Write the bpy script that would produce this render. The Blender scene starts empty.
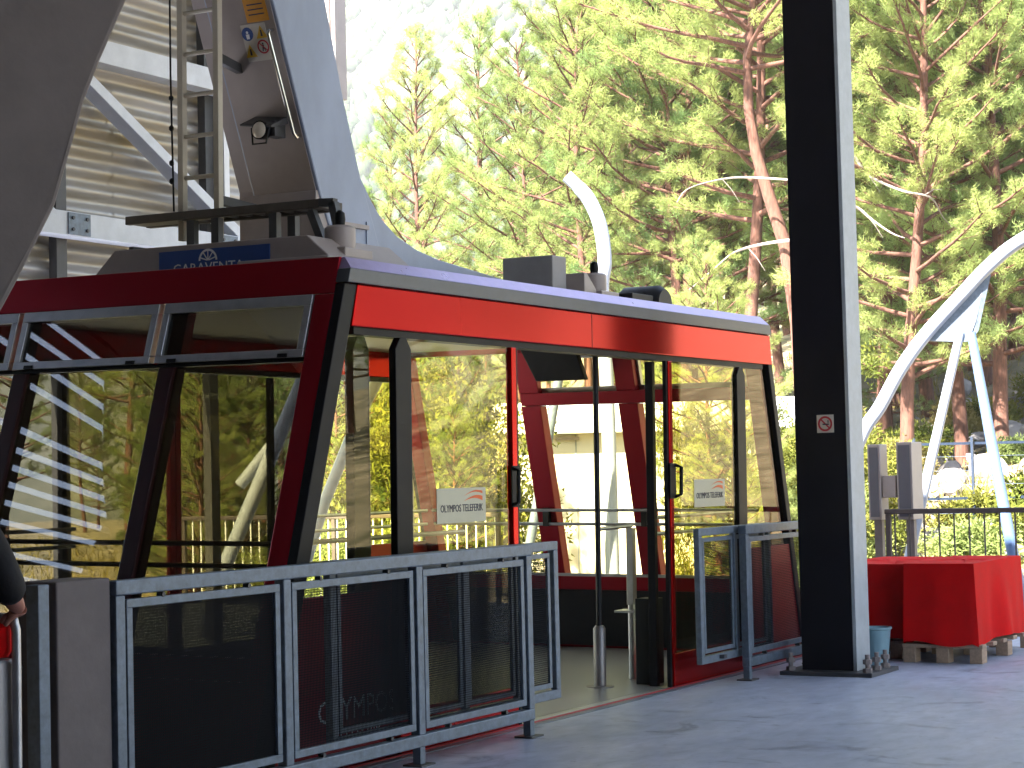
import bpy, bmesh, math, random
import numpy as np
from mathutils import Vector, Matrix
R = math.radians
random.seed(7)
S = bpy.context.scene
COL = S.collection

# ------------------------------------------------------------------ camera, sky, sun, exposure
EYE = 1.55
AZ, PITCH, ROLL = R(29.575), R(2.5704), R(1.4)
cd = bpy.data.cameras.new('camera'); cam = bpy.data.objects.new('camera', cd); COL.objects.link(cam)
cd.sensor_width = 36.0; cd.lens = 2000.0/1024*36; cd.clip_start = .05; cd.clip_end = 5000
FW = Vector((math.cos(AZ)*math.cos(PITCH), math.sin(AZ)*math.cos(PITCH), math.sin(PITCH)))
RT = Vector((math.sin(AZ), -math.cos(AZ), 0)); UP = RT.cross(FW)
c_, s_ = math.cos(ROLL), math.sin(ROLL)
rt2 = RT*c_ - UP*s_; up2 = UP*c_ + RT*s_
cam.matrix_world = Matrix(((rt2.x, up2.x, -FW.x, 0), (rt2.y, up2.y, -FW.y, 0), (rt2.z, up2.z, -FW.z, EYE), (0, 0, 0, 1)))
S.camera = cam

SUN_EL, SUN_AZ = R(48), R(170)          # direction towards the sun, azimuth from +X
w = bpy.data.worlds.new('World'); S.world = w; w.use_nodes = True
nt = w.node_tree
sky = nt.nodes.new('ShaderNodeTexSky'); sky.sky_type = 'NISHITA'; sky.sun_disc = False
sky.sun_elevation = SUN_EL; sky.sun_rotation = math.pi/2 - SUN_AZ
sky.air_density = 1.0; sky.dust_density = 1.2; sky.ozone_density = 1.0
bg = nt.nodes['Background']; bg.inputs['Strength'].default_value = 0.05
nt.links.new(sky.outputs[0], bg.inputs['Color'])
sd = bpy.data.lights.new('sun', 'SUN'); sd.energy = 5.0; sd.angle = R(.53); sd.color = (1, .95, .86)
sun = bpy.data.objects.new('sun', sd); COL.objects.link(sun)
sdir = Vector((math.cos(SUN_AZ)*math.cos(SUN_EL), math.sin(SUN_AZ)*math.cos(SUN_EL), math.sin(SUN_EL)))
sun.rotation_euler = sdir.to_track_quat('Z', 'Y').to_euler(); sun.location = (0, 0, 60)
S.view_settings.view_transform = 'Standard'; S.view_settings.look = 'None'
S.view_settings.gamma = 1; S.view_settings.use_curve_mapping = False
S.view_settings.exposure = 3.55
S.cycles.max_bounces = 8; S.cycles.transparent_max_bounces = 16; S.cycles.use_denoising = True
S.cycles.caustics_reflective = False; S.cycles.caustics_refractive = False
S.cycles.volume_bounces = 1

# ------------------------------------------------------------------ helpers
def nz(v): v = Vector(v); return v.normalized()
class MB:
    def __init__(s): s.v = []; s.f = []
    def add(s, vs, fs):
        n = len(s.v); s.v += [tuple(p) for p in vs]; s.f += [tuple(i+n for i in q) for q in fs]; return s
    def hexa(s, p):      # 8 points: bottom 4 then top 4
        return s.add(p, [(3, 2, 1, 0), (4, 5, 6, 7), (0, 1, 5, 4), (1, 2, 6, 5), (2, 3, 7, 6), (3, 0, 4, 7)])
    def box(s, x0, x1, y0, y1, z0, z1):
        return s.hexa([(x0, y0, z0), (x1, y0, z0), (x1, y1, z0), (x0, y1, z0), (x0, y0, z1), (x1, y0, z1), (x1, y1, z1), (x0, y1, z1)])
    def bar(s, a, b, w_, h_, up=(0, 0, 1)):
        a, b = Vector(a), Vector(b); d = (b-a).normalized(); u = Vector(up)
        if abs(d.dot(u)) > .98: u = Vector((1, 0, 0))
        sx = d.cross(u).normalized()*w_/2; sy = sx.cross(d).normalized()*h_/2
        return s.hexa([a-sx-sy, a+sx-sy, a+sx+sy, a-sx+sy, b-sx-sy, b+sx-sy, b+sx+sy, b-sx+sy])
    def prism(s, poly, ext):
        n = len(poly); e = Vector(ext); p = [Vector(q) for q in poly]
        return s.add(p+[q+e for q in p], [tuple(range(n))[::-1], tuple(range(n, 2*n))]+[(i, (i+1) % n, (i+1) % n+n, i+n) for i in range(n)])
    def tube(s, pts, rad, seg=10, caps=True):
        pts = [Vector(p) for p in pts]; n = len(pts)
        if not hasattr(rad, '__len__'): rad = [rad]*n
        vs, fs = [], []; prev = None
        for i, p in enumerate(pts):
            d = (pts[min(i+1, n-1)]-pts[max(i-1, 0)]).normalized()
            if prev is None:
                a = d.orthogonal().normalized()
            else:
                a = (prev-d*prev.dot(d)).normalized()
            prev = a; b = d.cross(a)
            for k in range(seg):
                t = 2*math.pi*k/seg; vs.append(p+(a*math.cos(t)+b*math.sin(t))*rad[i])
        for i in range(n-1):
            for k in range(seg):
                k2 = (k+1) % seg; fs.append((i*seg+k, i*seg+k2, (i+1)*seg+k2, (i+1)*seg+k))
        if caps: fs.append(tuple(range(seg))[::-1]); fs.append(tuple((n-1)*seg+k for k in range(seg)))
        return s.add(vs, fs)
    def cyl(s, a, b, r, seg=14, r2=None): return s.tube([a, b], [r, r if r2 is None else r2], seg)
    def lathe(s, c, prof, seg=20):     # prof: list of (radius, z)
        vs, fs = [], []
        for r, z in prof:
            for k in range(seg):
                t = 2*math.pi*k/seg; vs.append((c[0]+r*math.cos(t), c[1]+r*math.sin(t), c[2]+z))
        for i in range(len(prof)-1):
            for k in range(seg):
                k2 = (k+1) % seg; fs.append((i*seg+k, i*seg+k2, (i+1)*seg+k2, (i+1)*seg+k))
        fs.append(tuple(range(seg))[::-1]); m = (len(prof)-1)*seg; fs.append(tuple(m+k for k in range(seg)))
        return s.add(vs, fs)
    def disc(s, c, u, v, r0, r1, n=28, a0=0, a1=2*math.pi):   # flat ring or disc in the plane of u, v
        c, u, v = Vector(c), Vector(u), Vector(v); vs, fs = [], []
        full = abs(a1-a0-2*math.pi) < 1e-6
        for k in range(n+1):
            t = a0+(a1-a0)*k/n; q = u*math.cos(t)+v*math.sin(t); vs += [c+q*r0, c+q*r1]
        for k in range(n): fs.append((2*k, 2*k+1, 2*k+3, 2*k+2))
        return s.add(vs, fs)
    def build(s, name, mat, parent=None, off=(0, 0, 0), bevel=0, smooth=False, fix=True, seg=2):
        me = bpy.data.meshes.new(name)
        o3 = Vector(off)
        me.from_pydata([Vector(p)-o3 for p in s.v], [], s.f)
        if fix:
            bm = bmesh.new(); bm.from_mesh(me); bmesh.ops.recalc_face_normals(bm, faces=bm.faces); bm.to_mesh(me); bm.free()
        me.materials.append(mat)
        if smooth:
            for p in me.polygons: p.use_smooth = True
        o = bpy.data.objects.new(name, me); COL.objects.link(o)
        if parent: o.parent = parent
        else: o.location = o3
        if bevel:
            b = o.modifiers.new('bevel', 'BEVEL'); b.width = bevel; b.segments = seg; b.limit_method = 'ANGLE'; b.angle_limit = R(35)
        if smooth and not bevel:
            try: me.set_sharp_from_angle(angle=R(40))
            except Exception: pass
        return o
def tag(o, label, cat, group=None, kind=None):
    if label: o['label'] = label
    if cat: o['category'] = cat
    if group: o['group'] = group
    if kind: o['kind'] = kind
    return o
def struct(o): o['kind'] = 'structure'; return o
def empty(name, loc, label, cat, group=None, rot=(0, 0, 0)):
    o = bpy.data.objects.new(name, None); COL.objects.link(o); o.location = loc; o.rotation_euler = rot
    o.empty_display_size = .1
    return tag(o, label, cat, group)
def piece(o, name, parent, loc=None):
    c = o.copy(); c.name = name; COL.objects.link(c)
    if parent: c.parent = parent
    if loc is not None: c.location = loc
    return c
def text(body, size, origin, right, up, name, mat, parent, off=(0, 0, 0), align='CENTER', sx=1.0):
    cu = bpy.data.curves.new('t', 'FONT'); cu.body = body; cu.size = size; cu.align_x = align; cu.resolution_u = 2; cu.extrude = .0008
    o = bpy.data.objects.new('t', cu); COL.objects.link(o)
    bpy.context.view_layer.update()
    me = bpy.data.meshes.new_from_object(o.evaluated_get(bpy.context.evaluated_depsgraph_get()))
    bpy.data.objects.remove(o); bpy.data.curves.remove(cu)
    r_, u_ = nz(right), nz(up); n_ = r_.cross(u_)
    for v in me.vertices: v.co = Vector(origin)+r_*v.co.x*sx+u_*v.co.y+n_*v.co.z-Vector(off)
    me.materials.clear(); me.materials.append(mat)
    o = bpy.data.objects.new(name, me); COL.objects.link(o)
    if parent: o.parent = parent
    return o

# ------------------------------------------------------------------ materials
MATS = {}
def mat(name, col, rough=.5, metal=0.0, var=.15, scale=6.0, bump=0.0, bscale=40.0, coat=0.0, col2=None, spec=.5, stretch=(1, 1, 1), detail=6, croughness=.08, rvar=1.0):
    m = bpy.data.materials.new(name); m.use_nodes = True; t = m.node_tree; p = t.nodes['Principled BSDF']
    p.inputs['Roughness'].default_value = rough; p.inputs['Metallic'].default_value = metal
    p.inputs['Coat Weight'].default_value = coat; p.inputs['Coat Roughness'].default_value = croughness
    p.inputs['Specular IOR Level'].default_value = spec
    tc = t.nodes.new('ShaderNodeTexCoord'); mp = t.nodes.new('ShaderNodeMapping'); mp.inputs['Scale'].default_value = stretch
    t.links.new(tc.outputs['Object'], mp.inputs[0])
    n = t.nodes.new('ShaderNodeTexNoise'); n.inputs['Scale'].default_value = scale; n.inputs['Detail'].default_value = detail; n.inputs['Roughness'].default_value = .62
    t.links.new(mp.outputs[0], n.inputs['Vector'])
    r = t.nodes.new('ShaderNodeValToRGB'); r.color_ramp.elements[0].position = .3; r.color_ramp.elements[1].position = .72
    a = [max(0, c*(1-var)) for c in col]; b = list(col2) if col2 else [min(1, c*(1+var)) for c in col]
    r.color_ramp.elements[0].color = (*a, 1); r.color_ramp.elements[1].color = (*b, 1)
    t.links.new(n.outputs['Fac'], r.inputs[0]); t.links.new(r.outputs[0], p.inputs['Base Color'])
    rr = t.nodes.new('ShaderNodeMapRange'); rr.inputs['To Min'].default_value = max(.02, rough-.1*rvar); rr.inputs['To Max'].default_value = min(1, rough+.12*rvar)
    t.links.new(n.outputs['Fac'], rr.inputs[0]); t.links.new(rr.outputs[0], p.inputs['Roughness'])
    if bump:
        n2 = t.nodes.new('ShaderNodeTexNoise'); n2.inputs['Scale'].default_value = bscale; n2.inputs['Detail'].default_value = 5
        t.links.new(mp.outputs[0], n2.inputs['Vector'])
        bp = t.nodes.new('ShaderNodeBump'); bp.inputs['Strength'].default_value = bump; bp.inputs['Distance'].default_value = .01
        t.links.new(n2.outputs['Fac'], bp.inputs['Height']); t.links.new(bp.outputs[0], p.inputs['Normal'])
    MATS[name] = m; return m
def glassmat(name, tint, refl=1.0, rough=0.0):
    m = bpy.data.materials.new(name); m.use_nodes = True; t = m.node_tree; t.nodes.remove(t.nodes['Principled BSDF'])
    out = t.nodes['Material Output']; tr = t.nodes.new('ShaderNodeBsdfTransparent'); tr.inputs[0].default_value = (*tint, 1)
    gl = t.nodes.new('ShaderNodeBsdfGlossy'); gl.inputs['Roughness'].default_value = rough; gl.inputs['Color'].default_value = (1, 1, 1, 1)
    fr = t.nodes.new('ShaderNodeLayerWeight'); fr.inputs['Blend'].default_value = .5
    pw = t.nodes.new('ShaderNodeMath'); pw.operation = 'POWER'; pw.inputs[1].default_value = 5; t.links.new(fr.outputs['Facing'], pw.inputs[0])
    sc_ = t.nodes.new('ShaderNodeMath'); sc_.operation = 'MULTIPLY_ADD'; sc_.inputs[1].default_value = .96; sc_.inputs[2].default_value = .04; t.links.new(pw.outputs[0], sc_.inputs[0])
    mu = t.nodes.new('ShaderNodeMath'); mu.operation = 'MULTIPLY'; mu.inputs[1].default_value = refl; mu.use_clamp = True
    mx = t.nodes.new('ShaderNodeMixShader')
    t.links.new(sc_.outputs[0], mu.inputs[0]); t.links.new(mu.outputs[0], mx.inputs[0]); t.links.new(tr.outputs[0], mx.inputs[1]); t.links.new(gl.outputs[0], mx.inputs[2])
    t.links.new(mx.outputs[0], out.inputs['Surface']); return m
def leafmat(name, c1, c2, trans=.45, scale=.9):
    m = bpy.data.materials.new(name); m.use_nodes = True; t = m.node_tree; t.nodes.remove(t.nodes['Principled BSDF'])
    out = t.nodes['Material Output']; tc = t.nodes.new('ShaderNodeTexCoord'); n = t.nodes.new('ShaderNodeTexNoise'); n.inputs['Scale'].default_value = scale; n.inputs['Detail'].default_value = 3
    t.links.new(tc.outputs['Object'], n.inputs['Vector'])
    oi = t.nodes.new('ShaderNodeObjectInfo'); ad = t.nodes.new('ShaderNodeMath'); ad.operation = 'MULTIPLY_ADD'; ad.inputs[1].default_value = .35
    t.links.new(oi.outputs['Random'], ad.inputs[0]); 
    sb = t.nodes.new('ShaderNodeMath'); sb.operation = 'SUBTRACT'; sb.inputs[1].default_value = .17
    t.links.new(n.outputs['Fac'], sb.inputs[0]); t.links.new(sb.outputs[0], ad.inputs[2])
    r = t.nodes.new('ShaderNodeValToRGB'); r.color_ramp.elements[0].position = .3; r.color_ramp.elements[1].position = .7
    r.color_ramp.elements[0].color = (*c1, 1); r.color_ramp.elements[1].color = (*c2, 1); t.links.new(ad.outputs[0], r.inputs[0])
    d = t.nodes.new('ShaderNodeBsdfDiffuse'); tl = t.nodes.new('ShaderNodeBsdfTranslucent'); mx = t.nodes.new('ShaderNodeMixShader'); mx.inputs[0].default_value = trans
    t.links.new(r.outputs[0], d.inputs[0]); t.links.new(r.outputs[0], tl.inputs[0]); t.links.new(d.outputs[0], mx.inputs[1]); t.links.new(tl.outputs[0], mx.inputs[2])
    t.links.new(mx.outputs[0], out.inputs[0]); return m
def meshmat(name, col, pitch=.0125, open_=.62):
    m = bpy.data.materials.new(name); m.use_nodes = True; t = m.node_tree; p = t.nodes['Principled BSDF']; out = t.nodes['Material Output']
    p.inputs['Base Color'].default_value = (*col, 1); p.inputs['Roughness'].default_value = .8; p.inputs['Specular IOR Level'].default_value = .05
    tc = t.nodes.new('ShaderNodeTexCoord'); sp = t.nodes.new('ShaderNodeSeparateXYZ'); t.links.new(tc.outputs['Object'], sp.inputs[0])
    gs = []
    for ax, pt in (('X', pitch), ('Z', pitch)):
        d = t.nodes.new('ShaderNodeMath'); d.operation = 'DIVIDE'; d.inputs[1].default_value = pt; t.links.new(sp.outputs[ax], d.inputs[0])
        fr = t.nodes.new('ShaderNodeMath'); fr.operation = 'FRACT'; t.links.new(d.outputs[0], fr.inputs[0])
        lt = t.nodes.new('ShaderNodeMath'); lt.operation = 'LESS_THAN'; lt.inputs[1].default_value = open_; t.links.new(fr.outputs[0], lt.inputs[0]); gs.append(lt)
    mu = t.nodes.new('ShaderNodeMath'); mu.operation = 'MULTIPLY'; t.links.new(gs[0].outputs[0], mu.inputs[0]); t.links.new(gs[1].outputs[0], mu.inputs[1])
    tr = t.nodes.new('ShaderNodeBsdfTransparent'); mx = t.nodes.new('ShaderNodeMixShader')
    t.links.new(mu.outputs[0], mx.inputs[0]); t.links.new(p.outputs[0], mx.inputs[1]); t.links.new(tr.outputs[0], mx.inputs[2]); t.links.new(mx.outputs[0], out.inputs[0])
    return m

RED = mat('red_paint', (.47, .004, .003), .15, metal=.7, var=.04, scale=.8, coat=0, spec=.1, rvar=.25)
RED_SHADE = mat('shaded_end_red', (.30, .004, .014), .3, metal=.4, var=.05, scale=.8, spec=.15, rvar=.3)  # the cabin red again, darkened for the shaded end
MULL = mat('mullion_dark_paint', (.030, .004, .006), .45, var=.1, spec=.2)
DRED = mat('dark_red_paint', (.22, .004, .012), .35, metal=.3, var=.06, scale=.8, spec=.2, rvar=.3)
BLACK = mat('black_rubber', (.005, .005, .006), .5, var=.3, spec=.18)
BLACKP = mat('black_panel', (.010, .010, .012), .5, var=.3, spec=.25)
TRIM = mat('grey_trim', (.07, .075, .085), .4, var=.2)
ALU = mat('aluminium', (.42, .42, .43), .38, metal=.85, var=.15, scale=10)
ROOFE = mat('roof_edge_metal', (.40, .31, .52), .3, metal=.7, var=.15)
TAUPE = mat('grey_steel_paint', (.34, .285, .265), .45, var=.1, scale=4, bump=.03)
GALV = mat('galvanised_steel', (.135, .165, .205), .45, metal=.3, var=.28, scale=22, bump=.05, bscale=60)
DKSTEEL = mat('dark_steel', (.05, .048, .05), .5, var=.25)
COLDARK = mat('column_shaded_dark', (.012, .011, .014), .6, var=.2, scale=3, spec=.12)  # column web, its shade put into the colour
COLLIGHT = mat('column_skylit_grey', (.35, .37, .38), .5, var=.12, scale=12, bump=.05)  # column flange, the sky light on it put into the colour
WHITE = mat('white_paint', (.78, .78, .78), .4, var=.05, scale=8)
WHITET = mat('white_tube_paint', (.30, .33, .41), .35, var=.06, scale=3, coat=.2)
BEAMW = mat('pale_beam_paint', (.66, .68, .72), .45, var=.1, scale=5)
CORR = mat('corrugated_metal', (.44, .35, .20), .45, metal=.35, var=.25, scale=.9, stretch=(.4, 1, 3.0), col2=(.52, .53, .56), spec=.3)  # yellow and blue-grey stand in for mirrored trees and sky
CONC = mat('pale_concrete', (.145, .12, .115), .8, var=.14, scale=7, bump=.2, bscale=35)
CONCD = mat('arch_concrete', (.185, .155, .14), .85, var=.1, scale=5, bump=.15, bscale=30)
BLUE = mat('blue_sign_paint', (.015, .06, .25), .4, var=.05)
ORANGE = mat('orange_sign_paint', (.62, .26, .01), .45, var=.08, scale=20)
YELLOW = mat('yellow_sign_paint', (.65, .38, .02), .45, var=.05)
CREAM = mat('cream_plate', (.55, .50, .43), .5, var=.08)
PLATE = mat('window_label_film', (.52, .48, .34), .5, var=.06)
INK = mat('sign_ink', (.03, .028, .05), .6, var=.1)
ORINK = mat('orange_ink', (.75, .12, .015), .5, var=.1)
SIGNRED = mat('sign_red', (.45, .02, .03), .5, var=.1)
CABFLOOR = mat('cabin_floor_sheet', (.25, .24, .23), .35, var=.15, scale=9)
WOOD = mat('pallet_wood', (.36, .24, .16), .8, var=.25, scale=8, stretch=(1, 6, 6), bump=.15)
COVER = mat('red_fabric_cover', (.58, .003, .004), .7, var=.12, scale=5, bump=.12, bscale=18, spec=.08)
BUCK = mat('pale_blue_plastic', (.20, .33, .38), .45, var=.1)
BARK = mat('pine_bark', (.075, .027, .016), .9, var=.4, scale=7, stretch=(3, 3, .7), bump=.6, bscale=9, col2=(.15, .066, .043))
DEAD = mat('dead_branch_bark', (.24, .20, .18), .9, var=.2, scale=9)
ROCK = mat('pale_rock', (.20, .185, .185), .9, var=.3, scale=2.2, bump=.5, bscale=6)
GND = mat('dry_hillside', (.075, .075, .03), .95, var=.4, scale=1.3, bump=.6, bscale=3, col2=(.25, .20, .13))
HUTW = mat('hut_wall', (.74, .69, .62), .7, var=.04, scale=2)
HUTR = mat('hut_fascia', (.80, .80, .80), .5, var=.03)
FENCEB = mat('blue_fence_paint', (.010, .020, .042), .5, var=.1)
PATINA = mat('steel_post_brown', (.20, .16, .15), .6, var=.2)
NEEDLE = leafmat('pine_needles', (.14, .19, .06), (.32, .36, .12), .5, .8)
NEEDLE2 = leafmat('pine_needles_deep', (.11, .175, .06), (.27, .34, .12), .48, .8)
SHRUBM = leafmat('shrub_leaves', (.08, .10, .02), (.20, .19, .04), .35, 2.5)
GRASSM = leafmat('dry_grass', (.20, .17, .06), (.34, .28, .10), .3, 2)
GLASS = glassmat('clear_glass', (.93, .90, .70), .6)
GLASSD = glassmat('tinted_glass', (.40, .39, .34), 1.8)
MESH = meshmat('perforated_sheet', (.010, .011, .014), open_=.76)
DENSE = meshmat('dense_perforated_sheet', (.007, .007, .008), open_=.30)
LOUV = mat('louvre_grey_paint', (.10, .085, .08), .6, var=.15, spec=.3)
JACKET = mat('dark_jacket_cloth', (.004, .003, .005), .8, var=.3, scale=20, bump=.2)
SKIN = mat('skin', (.40, .17, .12), .55, var=.08)
TROUS = mat('dark_trouser_cloth', (.02, .022, .03), .85, var=.2)
HAIR = mat('dark_hair', (.012, .008, .007), .6, var=.2)

# concrete platform: sky sheen painted bluish, broad stains, pale worn patches, fine relief
def floormat():
    m = bpy.data.materials.new('platform_concrete'); m.use_nodes = True; t = m.node_tree; p = t.nodes['Principled BSDF']
    tc = t.nodes.new('ShaderNodeTexCoord')
    def noise(s, d=6, st=(1, 1, 1), dist=.4):
        mp = t.nodes.new('ShaderNodeMapping'); mp.inputs['Scale'].default_value = st; t.links.new(tc.outputs['Object'], mp.inputs[0])
        n = t.nodes.new('ShaderNodeTexNoise'); n.inputs['Scale'].default_value = s; n.inputs['Detail'].default_value = d; n.inputs['Roughness'].default_value = .62; n.inputs['Distortion'].default_value = dist
        t.links.new(mp.outputs[0], n.inputs['Vector']); return n
    def ramp(n, a, b, ca, cb):
        r = t.nodes.new('ShaderNodeValToRGB'); e = r.color_ramp.elements; e[0].position = a; e[1].position = b; e[0].color = (*ca, 1); e[1].color = (*cb, 1); t.links.new(n.outputs['Fac'], r.inputs[0]); return r
    def mul(a, b):
        x = t.nodes.new('ShaderNodeMix'); x.data_type = 'RGBA'; x.blend_type = 'MULTIPLY'; x.inputs['Factor'].default_value = 1; t.links.new(a.outputs[0], x.inputs['A']); t.links.new(b, x.inputs['B']); return x
    broad = ramp(noise(.5, 6), .3, .7, (.28, .31, .40), (.47, .50, .61))
    grain = ramp(noise(4.5, 9, (1, 2.2, 1)), .3, .7, (.74, .74, .74), (1.0, 1.0, 1.0))
    stain = ramp(noise(1.7, 7, (1.4, 1, 1), 1.2), .30, .42, (.50, .50, .52), (1, 1, 1))
    speck = ramp(noise(14, 3), .25, .36, (.55, .55, .55), (1, 1, 1))
    a = mul(broad, grain.outputs[0]); 
    x = t.nodes.new('ShaderNodeMix'); x.data_type = 'RGBA'; x.blend_type = 'MULTIPLY'; x.inputs['Factor'].default_value = 1; t.links.new(a.outputs['Result'], x.inputs['A']); t.links.new(stain.outputs[0], x.inputs['B'])
    y = t.nodes.new('ShaderNodeMix'); y.data_type = 'RGBA'; y.blend_type = 'MULTIPLY'; y.inputs['Factor'].default_value = 1; t.links.new(x.outputs['Result'], y.inputs['A']); t.links.new(speck.outputs[0], y.inputs['B'])
    t.links.new(y.outputs['Result'], p.inputs['Base Color'])
    n2 = noise(2.6, 7, (1, 1.6, 1)); n3 = noise(30, 4)
    rr = t.nodes.new('ShaderNodeMapRange'); rr.inputs['From Min'].default_value = .3; rr.inputs['From Max'].default_value = .7; rr.inputs['To Min'].default_value = .36; rr.inputs['To Max'].default_value = .55
    t.links.new(n2.outputs['Fac'], rr.inputs[0]); t.links.new(rr.outputs[0], p.inputs['Roughness'])
    bp = t.nodes.new('ShaderNodeBump'); bp.inputs['Strength'].default_value = .12; bp.inputs['Distance'].default_value = .004
    t.links.new(n3.outputs['Fac'], bp.inputs['Height']); t.links.new(bp.outputs[0], p.inputs['Normal']); return m
FLOOR = floormat()

# ------------------------------------------------------------------ ground and hills
def fp(d, s):      # metres ahead of / right of the viewpoint -> x, y
    return d*math.cos(AZ)+s*math.sin(AZ), d*math.sin(AZ)-s*math.cos(AZ)
def ds(x, y): return x*math.cos(AZ)+y*math.sin(AZ), x*math.sin(AZ)-y*math.cos(AZ)
def smooth(a, b, x): t = min(1, max(0, (x-a)/(b-a))); return t*t*(3-2*t)
def gh(x, y):
    d, s = ds(x, y)
    k = -.02+.30*smooth(-8, 16, s)
    z = -1.0+.115*max(0, min(d, 48)-26)*(0.35+.65*smooth(-4, 6, s))
    z += .17*max(0, min(s, 16)-3.0)*smooth(20, 27, d)
    z += k*max(0, d-44)*(.75 if d < 90 else .75)
    z += .25*math.sin(x*.55+y*.2)*math.sin(y*.47-x*.13)*smooth(22, 30, d)
    if d > 150: z -= 0.0*(d-150)
    return z
m = MB(); N1, N2 = 110, 110
dd = [-40+ (i/N1)**1.6*310 for i in range(N1+1)]; ss = [-150+300*j/N2 for j in range(N2+1)]
for d in dd:
    for s0 in ss:
        s1 = s0*(.35+.65*smooth(0, 160, d)) if d < 160 else s0
        x, y = fp(d, s1)
        inside = (-12 < x < 21 and -14 < y < 17)
        z = gh(x, y)
        m.v.append((x, y, min(z, -1.0) if inside else z))
for i in range(N1):
    for j in range(N2):
        a = i*(N2+1)+j; m.f.append((a, a+N2+1, a+N2+2, a+1))
struct(m.build('ground', GND, smooth=True))
# ground beyond and the far mountain
def mh(d, s0):
    ridge = 300*smooth(280, 900, d)*(1+.10*math.sin(s0*.011)+.08*math.sin(s0*.031+d*.01))*(.62+.5*smooth(-200, 80, s0))
    return -20+ridge+6*math.sin(s0*.05+d*.03)
m = MB()
HN = 70
for i in range(26):
    d = 255+i*38
    for j in range(HN+1):
        s0 = -900+1800*j/HN; x, y = fp(d, s0)
        m.v.append((x, y, mh(d, s0)))
for i in range(25):
    for j in range(HN):
        a = i*(HN+1)+j; m.f.append((a, a+HN+1, a+HN+2, a+1))
MOUNT = mat('mountain_scrub', (.035, .05, .04), .95, var=.5, scale=.03, col2=(.13, .13, .11))
struct(m.build('mountain', MOUNT, smooth=True))

# ------------------------------------------------------------------ platforms, roof, station walls
struct(MB().box(-10, 19.35, -12, 6.02, -.9, 0).build('platform', FLOOR, off=(0, 0, 0)))
po = MB().box(-10, 19.35, 6.025, 6.13, -.9, .004).build('platform_nosing', GALV); struct(po)
struct(MB().box(-10, 19.35, 6.085, 6.112, .0045, .008).build('edge_line', SIGNRED))
struct(MB().box(3, 20.3, 9.95, 16.5, -.9, 0).build('far_platform', FLOOR))

roof = empty('station_roof', (2, 8, 7.0), 'unseen flat station roof on steel joists, its extent shaped for the shade below', 'roof')
ro = (2, 8, 7.0)
MB().box(-10, 16.0, -3.2, 12.35, 7.05, 7.25).build('roof_slab', COLLIGHT, roof, ro)  # out of view; edges placed to set where sun and sky light reach
for x in (-8, -4, 0, 4, 8, 12, 14.22, 15.8): MB().box(x, x+.18, -3.2, 12.35, 6.8, 7.045).build('roof_joist', COLDARK, roof, ro)

bw = (-10.2, 1, 0)
bk_ = empty('rear_shade_wall', bw, 'unseen plain wall added behind the viewpoint to close off light', 'wall')
MB().box(-10.4, -10.05, -10, 12.0, -.9, 7.04).build('wall_panel', CONC, bk_, bw)  # unseen, added to shut out light from behind
sw = (-2, -3.4, 0)
sw_ = empty('side_shade_wall', sw, 'unseen plain wall added right of the viewpoint to darken the left foreground', 'wall')
MB().box(-10.04, 5.5, -3.5, -3.25, -.02, 7.04).build('wall_panel', CONC, sw_, sw)  # unseen, added to cut light on the left foreground
# corrugated wall on the far side of the dock
wo = (12, 12, 3.0)
wall = empty('corrugated_wall', wo, 'corrugated metal station wall behind the hanger, with pale steel beams', 'wall')
def sheet(x0, x1, z0, z1, y, name='wall_sheet'):
    m = MB(); per = .19; n = int((z1-z0)/per*12)
    for i in range(n+1):
        z = z0+(z1-z0)*i/n; dy = .034*math.cos(2*math.pi*(z-z0)/per)
        m.v += [(x0, y+dy, z), (x1, y+dy, z)]
    for i in range(n): m.f.append((2*i, 2*i+1, 2*i+3, 2*i+2))
    o = m.build(name, CORR, wall, wo, smooth=True)
    return o
xs = [7.6+i*1.07 for i in range(10)]
for i in range(9): sheet(xs[i], xs[i]+1.085, 2.95, 6.8, 12.12+(.008 if i % 2 else 0))
MB().box(-10, 4.25, 11.9, 12.1, -.5, 7.0).build('side_sheet', LOUV, wall, wo)  # unseen stretch, coloured dark so its reflection in the windows stays dim
for z in (3.70, 5.28): 
    MB().box(7.6, 17.2, 11.78, 11.98, z, z+.21).build('wall_beam', BEAMW, wall, wo, bevel=.006)
for x in (7.6, 10.4, 13.15, 15.25): MB().box(x, x+.13, 11.99, 12.08, -1, 6.9).build('wall_post', DKSTEEL, wall, wo)
for x in (10.45, 13.2, 15.3):
    for z in (3.70, 5.28):
        gp_ = MB().box(x-.14, x+.14, 11.765, 11.779, z+.01, z+.2).build('splice_plate', GALV, wall, wo, bevel=.002)
        for bx0 in (-.09, .09):
            for bz0 in (.055, .155): MB().cyl((x+bx0, 11.75, z+bz0), (x+bx0, 11.766, z+bz0), .016, 6).build('bolt', DKSTEEL, gp_, wo)
MB().bar((13.1, 11.88, 5.28), (15.75, 11.88, 3.82), .10, .17, (0, 1, 0)).build('brace', BEAMW, wall, wo, bevel=.005)
MB().bar((13.0, 11.88, 3.82), (10.4, 11.88, 5.28), .10, .17, (0, 1, 0)).build('brace', BEAMW, wall, wo, bevel=.005)
m = MB(); m.box(17.18, 17.5, 11.85, 12.15, 5.55, 7.0); m.box(17.21, 17.27, 11.8, 11.86, 5.6, 7.0); m.build('downpipe_box', TAUPE, wall, wo, bevel=.01)
MB().box(15.42, 15.5, 11.9, 12.05, 3.9, 6.9).build('pale_post', WHITE, wall, wo)

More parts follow.
